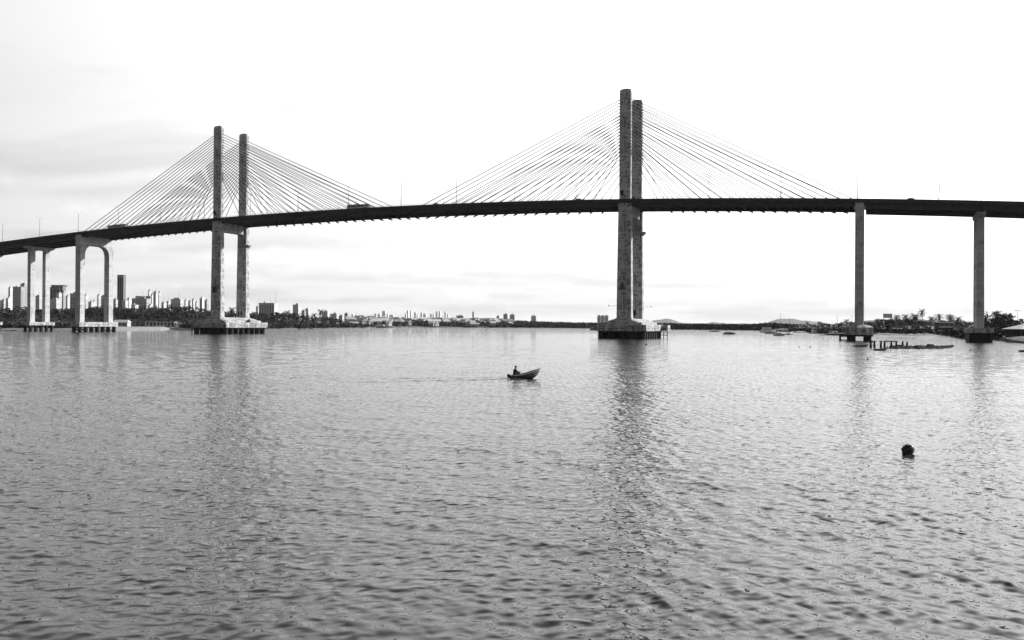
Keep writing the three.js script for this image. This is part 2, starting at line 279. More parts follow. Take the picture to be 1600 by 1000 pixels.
    // navigation marks and openings
    const face = y => y < 30 ? mix(1.75, 1.6, (y - 7.6) / 22.4) : mix(1.6, 1.4, (y - 30) / (h0 - 31));
    if (first) {
      part('mark_board', slab(s0 - 2.3, s0 + 1.1, 19.6, 23.9, face(21) + 0.18, face(21) + 0.24), M.light, py);
      const sh = new THREE.Shape([new THREE.Vector2(-2.1, 20), new THREE.Vector2(0.9, 20), new THREE.Vector2(-0.6, 23.5)]);
      part('triangle_mark', boxUV(new THREE.ExtrudeGeometry(sh, { depth: 0.05, bevelEnabled: false }).translate(s0, 0, face(21) + 0.245)), M.markDark, py);
      part('base_door', slab(s0 - 1.0, s0 + 0.3, 9.6, 11.9, T_FAR + 1.74, T_FAR + 1.79), M.black, py);
      for (const [z, d] of [[1.2, -1], [T_FAR - 0.5, 1]]) { const x = s0 + d * 2.95; part('beacon_arm', merge([rod([x, 13.4, z], [x + d * 3.4, 13.2, z], 0.06, 0.05, 5), rbox(0.4, 0.5, 0.4, 0.08, x + d * 3.5, 13.4, z)]), M.steel, py); }
    } else {
      part('square_mark', slab(s0 - 1.7, s0 + 1.0, 20.3, 23.2, face(21) + 0.03, face(21) + 0.1), M.black, py);
      for (const x of [-1.3, 0.5]) part('base_door', slab(s0 + x - 0.42, s0 + x + 0.42, 9.2, 11.4, T_FAR + 1.74, T_FAR + 1.79), M.black, py);
      part('service_ledge', slab(s0 - 0.6, s0 + 2.9, 19.4, 19.6, T_FAR + 1.6, T_FAR + 2.2), M.steel, py);
    }
    for (const z of [0, T_FAR]) for (const d of [-1, 1]) part('warning_lamp_arm', merge([rod([s0 + d * 2.3, ROAD(s0) + 5.6, z], [s0 + d * 5.3, ROAD(s0) + 5.8, z], 0.05, 0.04, 4), rbox(0.35, 0.35, 0.35, 0.06, s0 + d * 5.4, ROAD(s0) + 5.85, z)]), M.steel, py);

    // ---- pile cap of the pylon
    const cap = subgroup('pile_cap', bridge), z0 = 6.65, z1 = T_FAR - 6.65, D = z0 - z1;
    part('cap_block', slab(s0 - 10.25, s0 + 10.25, 3.15, 5.5, z1 + 0.15, z0 - 0.15), M.cap, cap);
    const R = rng(first ? 3 : 5), tones = [M.cap, grey(0.24, 0.92, { map: pylonMap }), grey(0.30, 0.92, { map: pylonMap })];
    const pan = (x0, x1, za, zb) => { const y = 3.0 + (R() - 0.5) * 0.06; part('precast_panel', slab(x0, x1, y, 5.62 + (R() - 0.5) * 0.05, za, zb), tones[R() * 3 | 0], cap); };
    for (let k = 0; k < 7; k++) { const w = 20.8 / 7, a = s0 - 10.4 + k * w + 0.07; pan(a, a + w - 0.14, z0 - 0.15, z0 + 0.1 + R() * 0.05); pan(a, a + w - 0.14, z1 - 0.1 - R() * 0.05, z1 + 0.15); }
    for (let k = 0; k < 11; k++) { const w = D / 11, a = z1 + k * w + 0.07; pan(s0 + 10.25, s0 + 10.5 + R() * 0.05, a, a + w - 0.14); pan(s0 - 10.5 - R() * 0.05, s0 - 10.25, a, a + w - 0.14); }
    part('cap_tier', prism([{ y: 5.45, w: 17.4, d: D - 4.4, c: 0.3, x: s0 - 0.6, z: MID }, { y: 6.5, w: 17.4, d: D - 4.4, c: 0.3, x: s0 - 0.6, z: MID }, { y: 6.52, w: 16.6, d: D - 5.2, c: 1.2, x: s0 - 0.6, z: MID }, { y: 8.05, w: 7.6, d: D - 9.2, c: 1.6, x: s0, z: MID }]), M.cap, cap);
    part('plinth', prism([{ y: 6.4, w: 7.8, d: 4.6, c: 0.2, x: s0, z: 0.2 }, { y: 8.25, w: 6.9, d: 4.1, c: 0.2, x: s0, z: 0.1 }]), M.cap, cap);
    const pile = new THREE.CylinderGeometry(1.25, 1.25, 6.4, 18).translate(0, 0, 0);
    for (let i = 0; i < 5; i++) for (let j = 0; j < 8; j++) if (i === 0 || i === 4 || j === 0 || j === 7 || (i + j) % 2) part('pile', pile, M.pile, cap).position.set(s0 - 8.6 + i * 4.3, 0, z1 + 1.9 + j * (D - 3.8) / 7);
    // soffit beam between the piles and the fender frames at the ends
    part('soffit_beam', slab(s0 - 9.6, s0 + 9.6, 2.5, 3.12, z1 + 0.7, z0 - 0.7), M.pile, cap);
    if (first) {
      part('fender', merge([slab(s0 - 13.2, s0 - 10.56, 3.1, 5.3, z0 - 6, z0 - 1.2)]), M.cap, cap); part('fender', merge([slab(s0 + 10.56, s0 + 13.2, 3.1, 5.5, z1 - 1, z1 + 4)]), M.cap, cap);
      part('mooring_frame', merge([rod([s0 + 11.4, -2, z1 + 4], [s0 + 11.4, 2.6, z1 + 4], 0.16), rod([s0 + 13.0, -2, z1 + 4], [s0 + 13.0, 3.1, z1 + 4], 0.16), rod([s0 + 10, 1.2, z1 + 4], [s0 + 13.2, 1.2, z1 + 4], 0.14), rod([s0 + 10, 2.6, z1 + 4], [s0 + 13.2, 2.6, z1 + 4], 0.14)]), M.pile, cap);
    } else {
      part('mooring_frame', merge([rod([s0 - 11.6, -2, z0 - 2], [s0 - 11.6, 3.4, z0 - 2], 0.2), rod([s0 - 11.6, 1.6, z0 - 2], [s0 - 9, 1.6, z0 - 2], 0.14)]), M.pile, cap);
      part('service_hut', prism([{ y: 5.6, w: 2.4, d: 3.0, c: 0.1, x: s0 + 9, z: MID - 4 }, { y: 6.7, w: 2.4, d: 3.0, c: 0.3, x: s0 + 9, z: MID - 4 }, { y: 7.2, w: 1.3, d: 1.8, c: 0.4, x: s0 + 9, z: MID - 4 }]), M.mid, cap);
    }
  }

  // ---- stay cables: 18 on each side of each leg
  const sock = new THREE.CylinderGeometry(0.42, 0.2, 1, 8).translate(0, -0.5, 0);
  for (const s0 of PYLONS) for (const z of [0, T_FAR]) for (const dir of [-1, 1]) {
    const inner = (s0 === 0) === (dir < 0), far = inner ? 94 : 88.3;      // towards mid river or towards the bank
    for (let i = 0; i < 18; i++) {
      const sa = s0 + dir * (13.6 + (far - 13.6) * i / 17), ya = ROAD(sa), yt = 76.2 + 22.2 * i / 17, st = s0 + dir * 2.2;
      const c = part('stay_cable', rod([sa, ya, z], [st, yt, z], 0.145, 0.145, 6), M.cable, bridge);
      const d = new THREE.Vector3(sa - st, ya - yt, 0).normalize(), k = part('anchor_socket', sock, M.girder, c);
      const len = 0.95 / -d.y; k.scale.set(1.15, len, 1.15); const at = (ya - (H(sa) - 2.6)) / -d.y; k.position.set(sa + d.x * at, ya + d.y * at, z); k.quaternion.setFromUnitVectors(new THREE.Vector3(0, -1, 0), d);
      part('tower_socket', rod([st, yt, z], [st + d.x * 1.1, yt + d.y * 1.1, z], 0.2, 0.16, 6), M.girder, c);
      const q = 2.9 / -d.y, ps = sa - d.x * q, pr = ROAD(ps);
      const post = part('damper_post', rod([ps, pr, z + 0.02], [ps, ya + 2.95, z + 0.02], 0.075, 0.06, 5), M.steel, bridge);
      part('damper_collar', rod([ps + d.x * 0.35, ya + 2.9 + d.y * 0.35, z], [ps - d.x * 0.35, ya + 2.9 - d.y * 0.35, z], 0.17, 0.17, 6), M.steel, post);
    }
  }

  // ---- portal piers at the ends of the stayed spans
  for (const s0 of PORTALS) {
    const pier = subgroup('portal_pier', bridge), h0 = H(s0), first = s0 < 0;
    const sh = new THREE.Shape(), top = h0 - 1.5, crown = h0 - 6.7, bot = first ? 5.2 : 5.6; sh.moveTo(-1.5, bot); sh.lineTo(-1.5, top); sh.lineTo(21.0, top); sh.lineTo(21.0, bot); sh.lineTo(18.0, bot); sh.lineTo(18.0, crown - 6); sh.bezierCurveTo(18.0, crown - 2.2, 16.2, crown, 12.6, crown); sh.lineTo(6.9, crown); sh.bezierCurveTo(3.3, crown, 1.5, crown - 2.2, 1.5, crown - 6); sh.lineTo(1.5, bot); sh.closePath();
    const w = first ? 3.5 : 3.1;
    part('portal_frame', boxUV(new THREE.ExtrudeGeometry(sh, { depth: w - 0.2, bevelEnabled: true, bevelSize: 0.1, bevelThickness: 0.1, bevelSegments: 1, curveSegments: 14 }).rotateY(Math.PI / 2).translate(s0 - w / 2 + 0.1, 0, 0)), M.pier, pier);
    part('bearing_shelf', slab(s0 - w / 2 - 0.5, s0 + w / 2 + 0.5, h0 - 3.6, h0 - 2.9, -1.7, 1.65), M.pier, pier);
    if (first) {
      const cap = subgroup('pile_cap', bridge); part('cap_block', prism([{ y: 2.9, w: 6.9, d: 27, c: 0.25, x: s0, z: MID }, { y: 5.35, w: 6.9, d: 27, c: 0.25, x: s0, z: MID }]), M.cap, cap);
      const pile = new THREE.CylinderGeometry(1.0, 1.0, 5.6, 16); for (let i = 0; i < 2; i++) for (let j = 0; j < 7; j++) part('pile', pile, M.pile, cap).position.set(s0 - 2.1 + i * 4.2, 0.3, MID - 11.6 + j * 3.87);
      part('low_strut', merge([slab(s0 - 2.2, s0 + 2.2, 0.6, 1.2, MID - 11, MID - 8.4), slab(s0 - 3.6, s0 - 2.6, 0.9, 1.6, MID + 3, MID + 11)]), M.pile, cap);
    } else for (const z of [0, T_FAR]) {
      const cap = subgroup('pile_cap', bridge); part('cap_block', prism([{ y: 2.3, w: 10.2, d: 10.2, c: 2.6, x: s0, z }, { y: 5.1, w: 10.2, d: 10.2, c: 2.6, x: s0, z }, { y: 6.1, w: 5.4, d: 5.4, c: 1.5, x: s0, z }]), M.cap, cap);
      part('cap_foot', prism([{ y: 1.7, w: 9.6, d: 9.2, c: 2.2, x: s0, z }, { y: 2.32, w: 9.8, d: 9.4, c: 2.2, x: s0, z }]), M.pile, cap);
      const pile = new THREE.CylinderGeometry(1.1, 1.1, 6, 16); for (const i of [-1, 1]) for (const j of [-1, 1]) part('pile', pile, M.pile, cap).position.set(s0 + i * 2.9 + 0.35 * j, -1.0, z + j * 2.7);
      if (z === 0) part('mooring_frame', merge([slab(s0 - 7.0, s0 - 6.3, -1, 2.1, 1, 1.7), slab(s0 - 6.9, s0 - 3, 1.5, 2.1, 1, 1.6), slab(s0 - 6.9, s0 - 2.6, 0.1, 0.5, 1, 1.6)]), M.pile, cap);
    }
  }
  // ---- twin column piers of the approaches
  for (const s0 of [-620, -579.5, -539, -498.5, -458, -417.5, -377, -336.5, 131, 172, 213, 254, 295]) {
    const pier = subgroup('approach_pier', bridge), h0 = H(s0), solid = s0 > 0;
    for (const z of [-4.9, -14.6]) part('column', prism([{ y: 4.9, w: 2.35, d: 3.3, c: 0.15, x: s0, z }, { y: h0 - 4.6, w: 2.35, d: 3.3, c: 0.15, x: s0, z }]), M.pier, pier);
    const sh = new THREE.Shape([[0.4, 0], [19.1, 0], [19.1, -0.9], [16.4, -1.7], [14.6, -1.9], [4.9, -1.9], [3.1, -1.7], [0.4, -0.9]].map(a => new THREE.Vector2(...a)));
    part('cap_beam', boxUV(new THREE.ExtrudeGeometry(sh, { depth: 2.7, bevelEnabled: false }).rotateY(Math.PI / 2).translate(s0 - 1.35, h0 - 3.55, 0)), M.pier, pier);
    for (const z of [-0.2, -6.6, -12.9, -19.3]) part('bearing_block', box(1.5, 1.0, 0.9, s0, h0 - 3.2, z), M.black, pier);
    const cap = subgroup('pile_cap', bridge);
    part('cap_block', slab(s0 - (solid ? 4.2 : 2.9), s0 + (solid ? 4.2 : 2.9), 3.4, 5.2, MID - 8.3, MID + 8.3), M.cap, cap);
    if (solid) part('skirt_wall', prism([{ y: -2, w: 7.6, d: 15.6, c: 0.6, x: s0, z: MID }, { y: 3.45, w: 7.6, d: 15.6, c: 0.6, x: s0, z: MID }]), M.pile, cap);
    else { const pile = new THREE.CylinderGeometry(0.8, 0.8, 6, 14); for (let i = 0; i < 2; i++) for (let j = 0; j < 5; j++) part('pile', pile, M.pile, cap).position.set(s0 - 1.8 + i * 3.6, 0.5, MID - 7 + j * 3.5); }
  }
}
const onBridge = (s, z, y = 0) => bridge.localToWorld(new THREE.Vector3(s, ROAD(s) + y, z));
bridge.updateMatrixWorld(true);

// ---- street lamps on the median
{
  const lampLabel = 'tall twin armed street lamp on the bridge median', L = thing('street_lamp', lampLabel, 'street lamp', [0, 0, 0], 0, 'street lamps along the bridge');
  part('pole', rod([0, 0, 0], [0, 12, 0], 0.17, 0.1, 8), M.lampSteel, L); part('base_plate', new THREE.CylinderGeometry(0.3, 0.35, 0.3, 10).translate(0, 0.15, 0), M.lampSteel, L);
  for (const d of [-1, 1]) { const a = part('arm', rod([0, 11.9, 0], [0, 12.35, d * 1.7], 0.05, 0.045, 6), M.lampSteel, L); part('lamp_head', rbox(0.32, 0.16, 0.9, 0.06, 0, 12.4, d * 2.0), M.light, a); }
  let first = true;
  for (let k = 0; k < 20; k++) {
    const s = 145.8 - 28.35 * k; if (Math.abs(s) < 5 || s < -425) continue; const p = onBridge(s, MID, 0.78), lean = Math.abs(s - 117.5) < 3;
    const o = first ? L : copy(L, [0, 0, 0]); first = false; o.position.copy(p); o.rotation.y = -21.5 * Math.PI / 180;
    if (lean) { o.rotation.z = -0.055; o.userData.label = 'street lamp leaning over on the approach span beside the portal pier'; delete o.userData.group; }
  }
}
// ---- traffic on the deck
function wheel(parent, x, y, z, r) { const w = part('wheel', new THREE.CylinderGeometry(r, r, 0.26, 18).rotateX(Math.PI / 2).translate(x, y, z), M.tyre, parent); part('rim', new THREE.CylinderGeometry(r * 0.55, r * 0.55, 0.28, 12).rotateX(Math.PI / 2).translate(x, y, z), M.chrome, w); }
function bus(label, s, z, mat) {
  const p = onBridge(s, z), b = thing('city_bus', label, 'bus', p.toArray(), -21.5 * Math.PI / 180); b.rotation.order = 'YXZ'; b.rotation.z = Math.atan(-2 * 1.4823e-4 * s - 0.029874);
  const body = part('body', rbox(12, 2.65, 2.5, 0.16, 0, 1.75, 0), mat, b); part('skirt_stripe', box(11.9, 0.3, 2.52, 0, 0.95, 0), M.mid, body); part('roof_unit', rbox(3, 0.3, 1.6, 0.08, -1, 3.2, 0), M.pale, b);
  for (const d of [-1, 1]) { for (let k = 0; k < 6; k++) part('window', rbox(1.55, 1.0, 0.06, 0.02, -4.7 + k * 1.75, 2.25, d * 1.24), M.glass, b); for (const x of [-3.2, 3.6]) wheel(b, x, 0.5, d * 1.12, 0.5); part('headlight', rbox(0.06, 0.22, 0.4, 0.02, 5.99, 1.0, d * 0.9), M.white, b); }
  part('windscreen', rbox(0.06, 1.4, 2.2, 0.02, 5.99, 2.1, 0), M.glass, b); part('door', rbox(1.0, 2.1, 0.06, 0.02, 5.2, 1.75, -1.25), M.glass, b); return b;
}
bus('pale bus on the deck beside the outermost cables near the arched portal pier', -276, -6, M.light); bus('pale bus on the deck near the middle of the main span', -129.5, -6, M.pale);
function car(label, s, z, mat) {
  const p = onBridge(s, z), c = thing('passenger_car', label, 'car', p.toArray(), -21.5 * Math.PI / 180); c.rotation.order = 'YXZ'; c.rotation.z = Math.atan(-2 * 1.4823e-4 * s - 0.029874);
  const sh = new THREE.Shape(); sh.moveTo(-2.1, 0.35); sh.lineTo(-2.15, 0.85); sh.lineTo(-1.75, 0.98); sh.quadraticCurveTo(-1.2, 1.5, -0.7, 1.5); sh.lineTo(0.25, 1.5); sh.quadraticCurveTo(0.7, 1.42, 1.05, 0.98); sh.lineTo(1.95, 0.86); sh.lineTo(2.12, 0.6); sh.lineTo(2.1, 0.35); sh.closePath();
  part('body', boxUV(new THREE.ExtrudeGeometry(sh, { depth: 1.5, bevelEnabled: true, bevelSize: 0.08, bevelThickness: 0.1, bevelSegments: 2 }).translate(0, 0, -0.75)), mat, c);
  for (const d of [-1, 1]) { part('side_window', slab(-1.3, 0.55, 1.02, 1.42, d * 0.865 - 0.02, d * 0.865 + 0.02), M.glass, c); for (const x of [-1.3, 1.3]) wheel(c, x, 0.32, d * 0.76, 0.32); part('headlight', rbox(0.08, 0.12, 0.34, 0.03, 2.12, 0.72, d * 0.6), M.white, c); } return c;
}
car('dark car crossing the approach span past the slim right bank pier', 108, -5, M.dark); car('small car beside the first cables of the taller looking pylon at mid river', -88, -4, M.mid); car('dark car beside the pylon with the triangle mark', -21, -4, M.dark);

// ================================================================== LAND
function land(name, pts, prof, mat, bump = 0.4, cell = 10, taper = 0) {          // shore given by pixels on the water line, then inland strips
  const line = []; for (let k = 0; k + 1 < pts.length; k++) { const n = Math.max(1, Math.ceil(Math.abs(pts[k + 1][0] - pts[k][0]) / cell)); for (let i = 0; i < n + (k + 2 === pts.length); i++) { const t = i / n, u = mix(pts[k][0], pts[k + 1][0], t); line.push([u, onLevel(u, mix(pts[k][1], pts[k + 1][1], t))]); } }
  const rows = line.map(([u, p], i) => { const end = taper ? Math.pow(Math.sin(Math.PI * Math.min(0.5, Math.max(0.02, Math.min(i, line.length - 1 - i) / (line.length - 1) * taper))), 0.8) : 1, d = new THREE.Vector3(p.x, 0, p.z).normalize(), q = prof(u); return q.map(([o, y], k) => { const e = (k ? 1 : 0.4) * (fbm(i * 0.9, k * 3, 13, 3) - 0.5); return [p.x + d.x * (o + e * Math.min(o + 6, 30)), mix(-0.5, y, end) + (k ? bump * e * Math.min(1 + y * 0.6, 12) : 0), p.z + d.z * (o + e * Math.min(o + 6, 30))]; }); });
  const v = []; for (let i = 0; i + 1 < rows.length; i++) for (let k = 0; k + 1 < rows[i].length; k++) { const a = rows[i][k], b = rows[i + 1][k], c = rows[i + 1][k + 1], d = rows[i][k + 1]; v.push(...a, ...b, ...c, ...a, ...c, ...d); }
  return structure(name, fromTris(v), mat);
}
const low = [[0, -0.5], [5, 0.6], [16, 1.3], [60, 2.2], [400, 4], [1500, 6], [3500, 8]];
const LEFT = [[-1000, 522], [-420, 517], [-60, 515.2], [0, 514.6], [110, 514.2], [160, 513.6], [262, 514.4], [345, 515], [430, 514.6], [480, 514.0], [540, 513.6], [573, 513.2], [578, 512.6]];
const FARB = [[572, 512.1], [600, 511.7], [640, 511.3], [700, 511.5], [770, 511.9], [850, 512.1], [925, 512.9], [1040, 514.6], [1180, 516.2], [1222, 517.2]];
const RIGHT = [[1205, 517.0], [1232, 519.0], [1256, 520.2], [1290, 521.4], [1350, 522.2], [1400, 523.2], [1450, 524.4], [1484, 524.2], [1497, 527.4], [1512, 530.2], [1560, 531.6], [1574, 535.2], [1600, 536.6], [1680, 540], [1900, 548]];
const depthOf = (line, u) => { for (let k = 0; k + 1 < line.length; k++) if (u <= line[k + 1][0]) { const t = Math.max(0, (u - line[k][0]) / (line[k + 1][0] - line[k][0])); return -onLevel(u, mix(line[k][1], line[k + 1][1], t)).z; } return -onLevel(u, line[line.length - 1][1]).z; };
land('left_bank', LEFT, () => low, M.soil);
land('far_bank', FARB, u => { const h = sstep(930, 760, u); return [[0, -0.4], [6, 0.6], [40, 1.5 + 2 * h], [160, 2 + 4 * h], [380, 3 + 6 * h], [900, 5 + 5 * h], [3200, 6 + 4 * h]]; }, M.land, 0.5);
land('right_bank', RIGHT, u => { const h = sstep(1240, 1400, u) * sstep(1560, 1480, u); return [[0, -0.5], [4, 0.7], [14, 1.6], [60, 2.6 + 1.5 * h], [170, 3.5 + 5 * h], [400, 5 + 8 * h], [1500, 8]]; }, M.land, 0.5);
land('beach', [[158, 516.0], [200, 516.0], [250, 515.7], [268, 515.2]], () => [[0, -0.25], [6, 0.4], [22, 0.7], [70, 1.5], [95, 1.9]], M.sand, 0.15, 6, 4);
land('mud_spit', [[262, 516.2], [300, 516.4], [352, 516.1]], () => [[0, -0.3], [3, 0.35], [10, 0.9], [18, 0.3], [26, -0.6]], M.rock, 0.3, 5, 2);
land('sandbank', [[1226, 519.9], [1240, 520.0], [1256, 520.9], [1266, 521.2]], u => [[0, -0.2], [6, 0.3], [16, 0.5 + 0.5 * sstep(1236, 1250, u)], [30, 0.7 + 0.7 * sstep(1236, 1250, u)], [44, 0.1]], M.sand, 0.2, 3, 1.4);
land('beach', [[1356, 522.6], [1392, 523.9], [1440, 525.2], [1478, 525.4]], () => [[0, -0.25], [4, 0.15], [9, 0.5], [16, 0.9], [24, 0.4]], grey(0.14, 1, { map: roughMap }), 1.2, 4, 2);
land('mud_spit', [[1372, 527.9], [1410, 528.5], [1446, 529.4]], () => [[0, -0.1], [1.5, 0.12], [4, 0.14], [6, -0.2]], M.rock, 0.1, 5, 1.4);
land('hills', [[700, 507.2], [900, 508.4], [1400, 511.4]], u => [[0, -6], [500, 12], [1200, 14 + (18 + 170 * Math.max(0, fbm(u * 0.022 + 3, 3, 5, 4) - 0.36)) * sstep(960, 1040, u)], [2200, 20], [3000, -10]], M.hill, 0.05, 5);

// ================================================================== PLANTS
function leafCloud(R, clumps, per, size, v) {
  for (const [cx, cy, cz, cr] of clumps) for (let i = 0; i < per; i++) {
    const a = R() * 6.283, b = Math.acos(2 * R() - 1), rr = cr * Math.cbrt(0.25 + 0.75 * R()), x = cx + rr * Math.sin(b) * Math.cos(a), y = cy + rr * Math.cos(b) * 0.8, z = cz + rr * Math.sin(b) * Math.sin(a);
    const q = new THREE.Quaternion().setFromEuler(new THREE.Euler(R() * 6.3, R() * 6.3, R() * 6.3)), s = size * (0.6 + 0.8 * R());
    const P = [[-s, -s * 0.5, 0], [s, -s * 0.5, 0], [s * 0.7, s * 0.5, s * 0.2], [-s * 0.7, s * 0.5, s * 0.2]].map(p => { const w = new THREE.Vector3(...p).applyQuaternion(q); return [w.x + x, w.y + y, w.z + z]; });
    v.push(...P[0], ...P[1], ...P[2], ...P[0], ...P[2], ...P[3]);
  }
}
function makeTree(seed, mat, { w = 0.55, low = 0.25, n = 34, per = 26, flat = 1 } = {}) {   // one unit (10 m) high
  const R = rng(seed), t = new THREE.Group(); t.name = 'broadleaf_tree'; const clumps = [], limbs = [];
  const tt = rod([0, -0.6, 0], [0.2, 10 * low + 2, 0.1], 0.32, 0.2, 7); limbs.push(tt);
  for (let i = 0; i < n; i++) { const a = R() * 6.283, e = Math.sqrt(R()), y = mix(10 * low, 9.2, R()), k = Math.sin(Math.PI * mix(0.12, 0.86, (y / 10 - low) / (1 - low))), r = 10 * w * e * k * flat; const c = [Math.cos(a) * r, y, Math.sin(a) * r, 0.75 + 0.75 * R()]; clumps.push(c); if (i % 4 === 0) limbs.push(rod([0.15, 10 * low + R() * 1.5, 0.05], c.slice(0, 3), 0.13, 0.04, 5)); }
  const v = []; leafCloud(R, clumps, per, 0.34, v);
  part('trunk', merge(limbs), M.trunk, t); part('crown', fromTris(v), mat, t); return t;
}
function makePalm(seed, lean) {                                                     // 10 m to the heart
  const R = rng(seed), t = new THREE.Group(); t.name = 'coconut_palm'; const segs = [], top = [lean * 1.4, 10, 0.2];
  const at = k => [top[0] * k * k, 10 * k - 0.5 * (1 - k), top[2] * k]; for (let i = 0; i < 6; i++) segs.push(rod(at(i / 6), at((i + 1) / 6), mix(0.26, 0.15, i / 6), mix(0.26, 0.15, (i + 1) / 6), 7)); part('trunk', merge(segs), M.trunk, t);
  const v = []; for (let f = 0; f < 22; f++) {
    const a = f * 2.4 + R(), up = mix(1.25, -0.75, f / 22) + 0.2 * R(), L = 3.0 + 1.0 * R(); let x = 0, y = 0, ang = up; const P = []; for (let k = 0; k <= 9; k++) { P.push([x, y]); x += Math.cos(ang) * L / 9; y += Math.sin(ang) * L / 9; ang -= 0.19; }
    const ca = Math.cos(a), sa = Math.sin(a), W = ([px, py], side, dr) => [top[0] + ca * px - sa * side, top[1] + py - dr, top[2] + sa * px + ca * side];
    for (let k = 0; k < 9; k++) for (const sd of [-1, 1]) { const wl = 0.95 * Math.sin(Math.PI * (k + 1.2) / 11), a0 = W(P[k], 0, 0), a1 = W([mix(P[k][0], P[k + 1][0], 0.7), mix(P[k][1], P[k + 1][1], 0.7)], 0, 0), tip = W([P[k + 1][0] + 0.25, P[k + 1][1]], sd * wl, 0.45 * wl); v.push(...a0, ...a1, ...tip); }
  }
  part('fronds', fromTris(v), M.palm, t); const nuts = []; for (let i = 0; i < 6; i++) nuts.push(new THREE.IcosahedronGeometry(0.16, 1).translate(top[0] + Math.cos(i) * 0.3, top[1] - 0.3, top[2] + Math.sin(i) * 0.3)); part('coconuts', merge(nuts), M.trunk, t); return t;
}
const TREES = [makeTree(1, M.leaf), makeTree(2, M.leafMid, { w: 0.7, low: 0.12, n: 44 }), makeTree(3, M.leaf, { w: 0.85, low: 0.3, n: 46, flat: 1.1 }), makeTree(4, M.leafMid, { w: 0.5, low: 0.08, n: 36 }), makeTree(5, M.leafPale, { w: 0.8, low: 0.06, n: 48 })];
const PALMS = [makePalm(7, 0.3), makePalm(8, -0.8), makePalm(9, 1)];
function place(src, u, vTop, depth, label, group, widen = 1, lift = 0) {
  const p = atDepth(u, vTop, depth), base = lift, s = Math.max(0.25, (p.y - base) / (src.name.startsWith('coco') ? 11.6 : 9.6)), c = src.clone(); c.name = numbered(src.name); c.position.set(p.x, base, p.z); c.rotation.y = hash(u * 7, depth, 3) * 6.28; c.scale.set(s * widen, s, s * widen); scene.add(c); tag(c, label, src.name.startsWith('coco') ? 'palm tree' : 'tree', group); return c;
}
const topLine = (table, u) => { for (let k = 0; k + 1 < table.length; k++) if (u <= table[k + 1][0]) { const t = Math.max(0, (u - table[k][0]) / (table[k + 1][0] - table[k][0])); return mix(table[k][1], table[k + 1][1], t); } return table[table.length - 1][1]; };
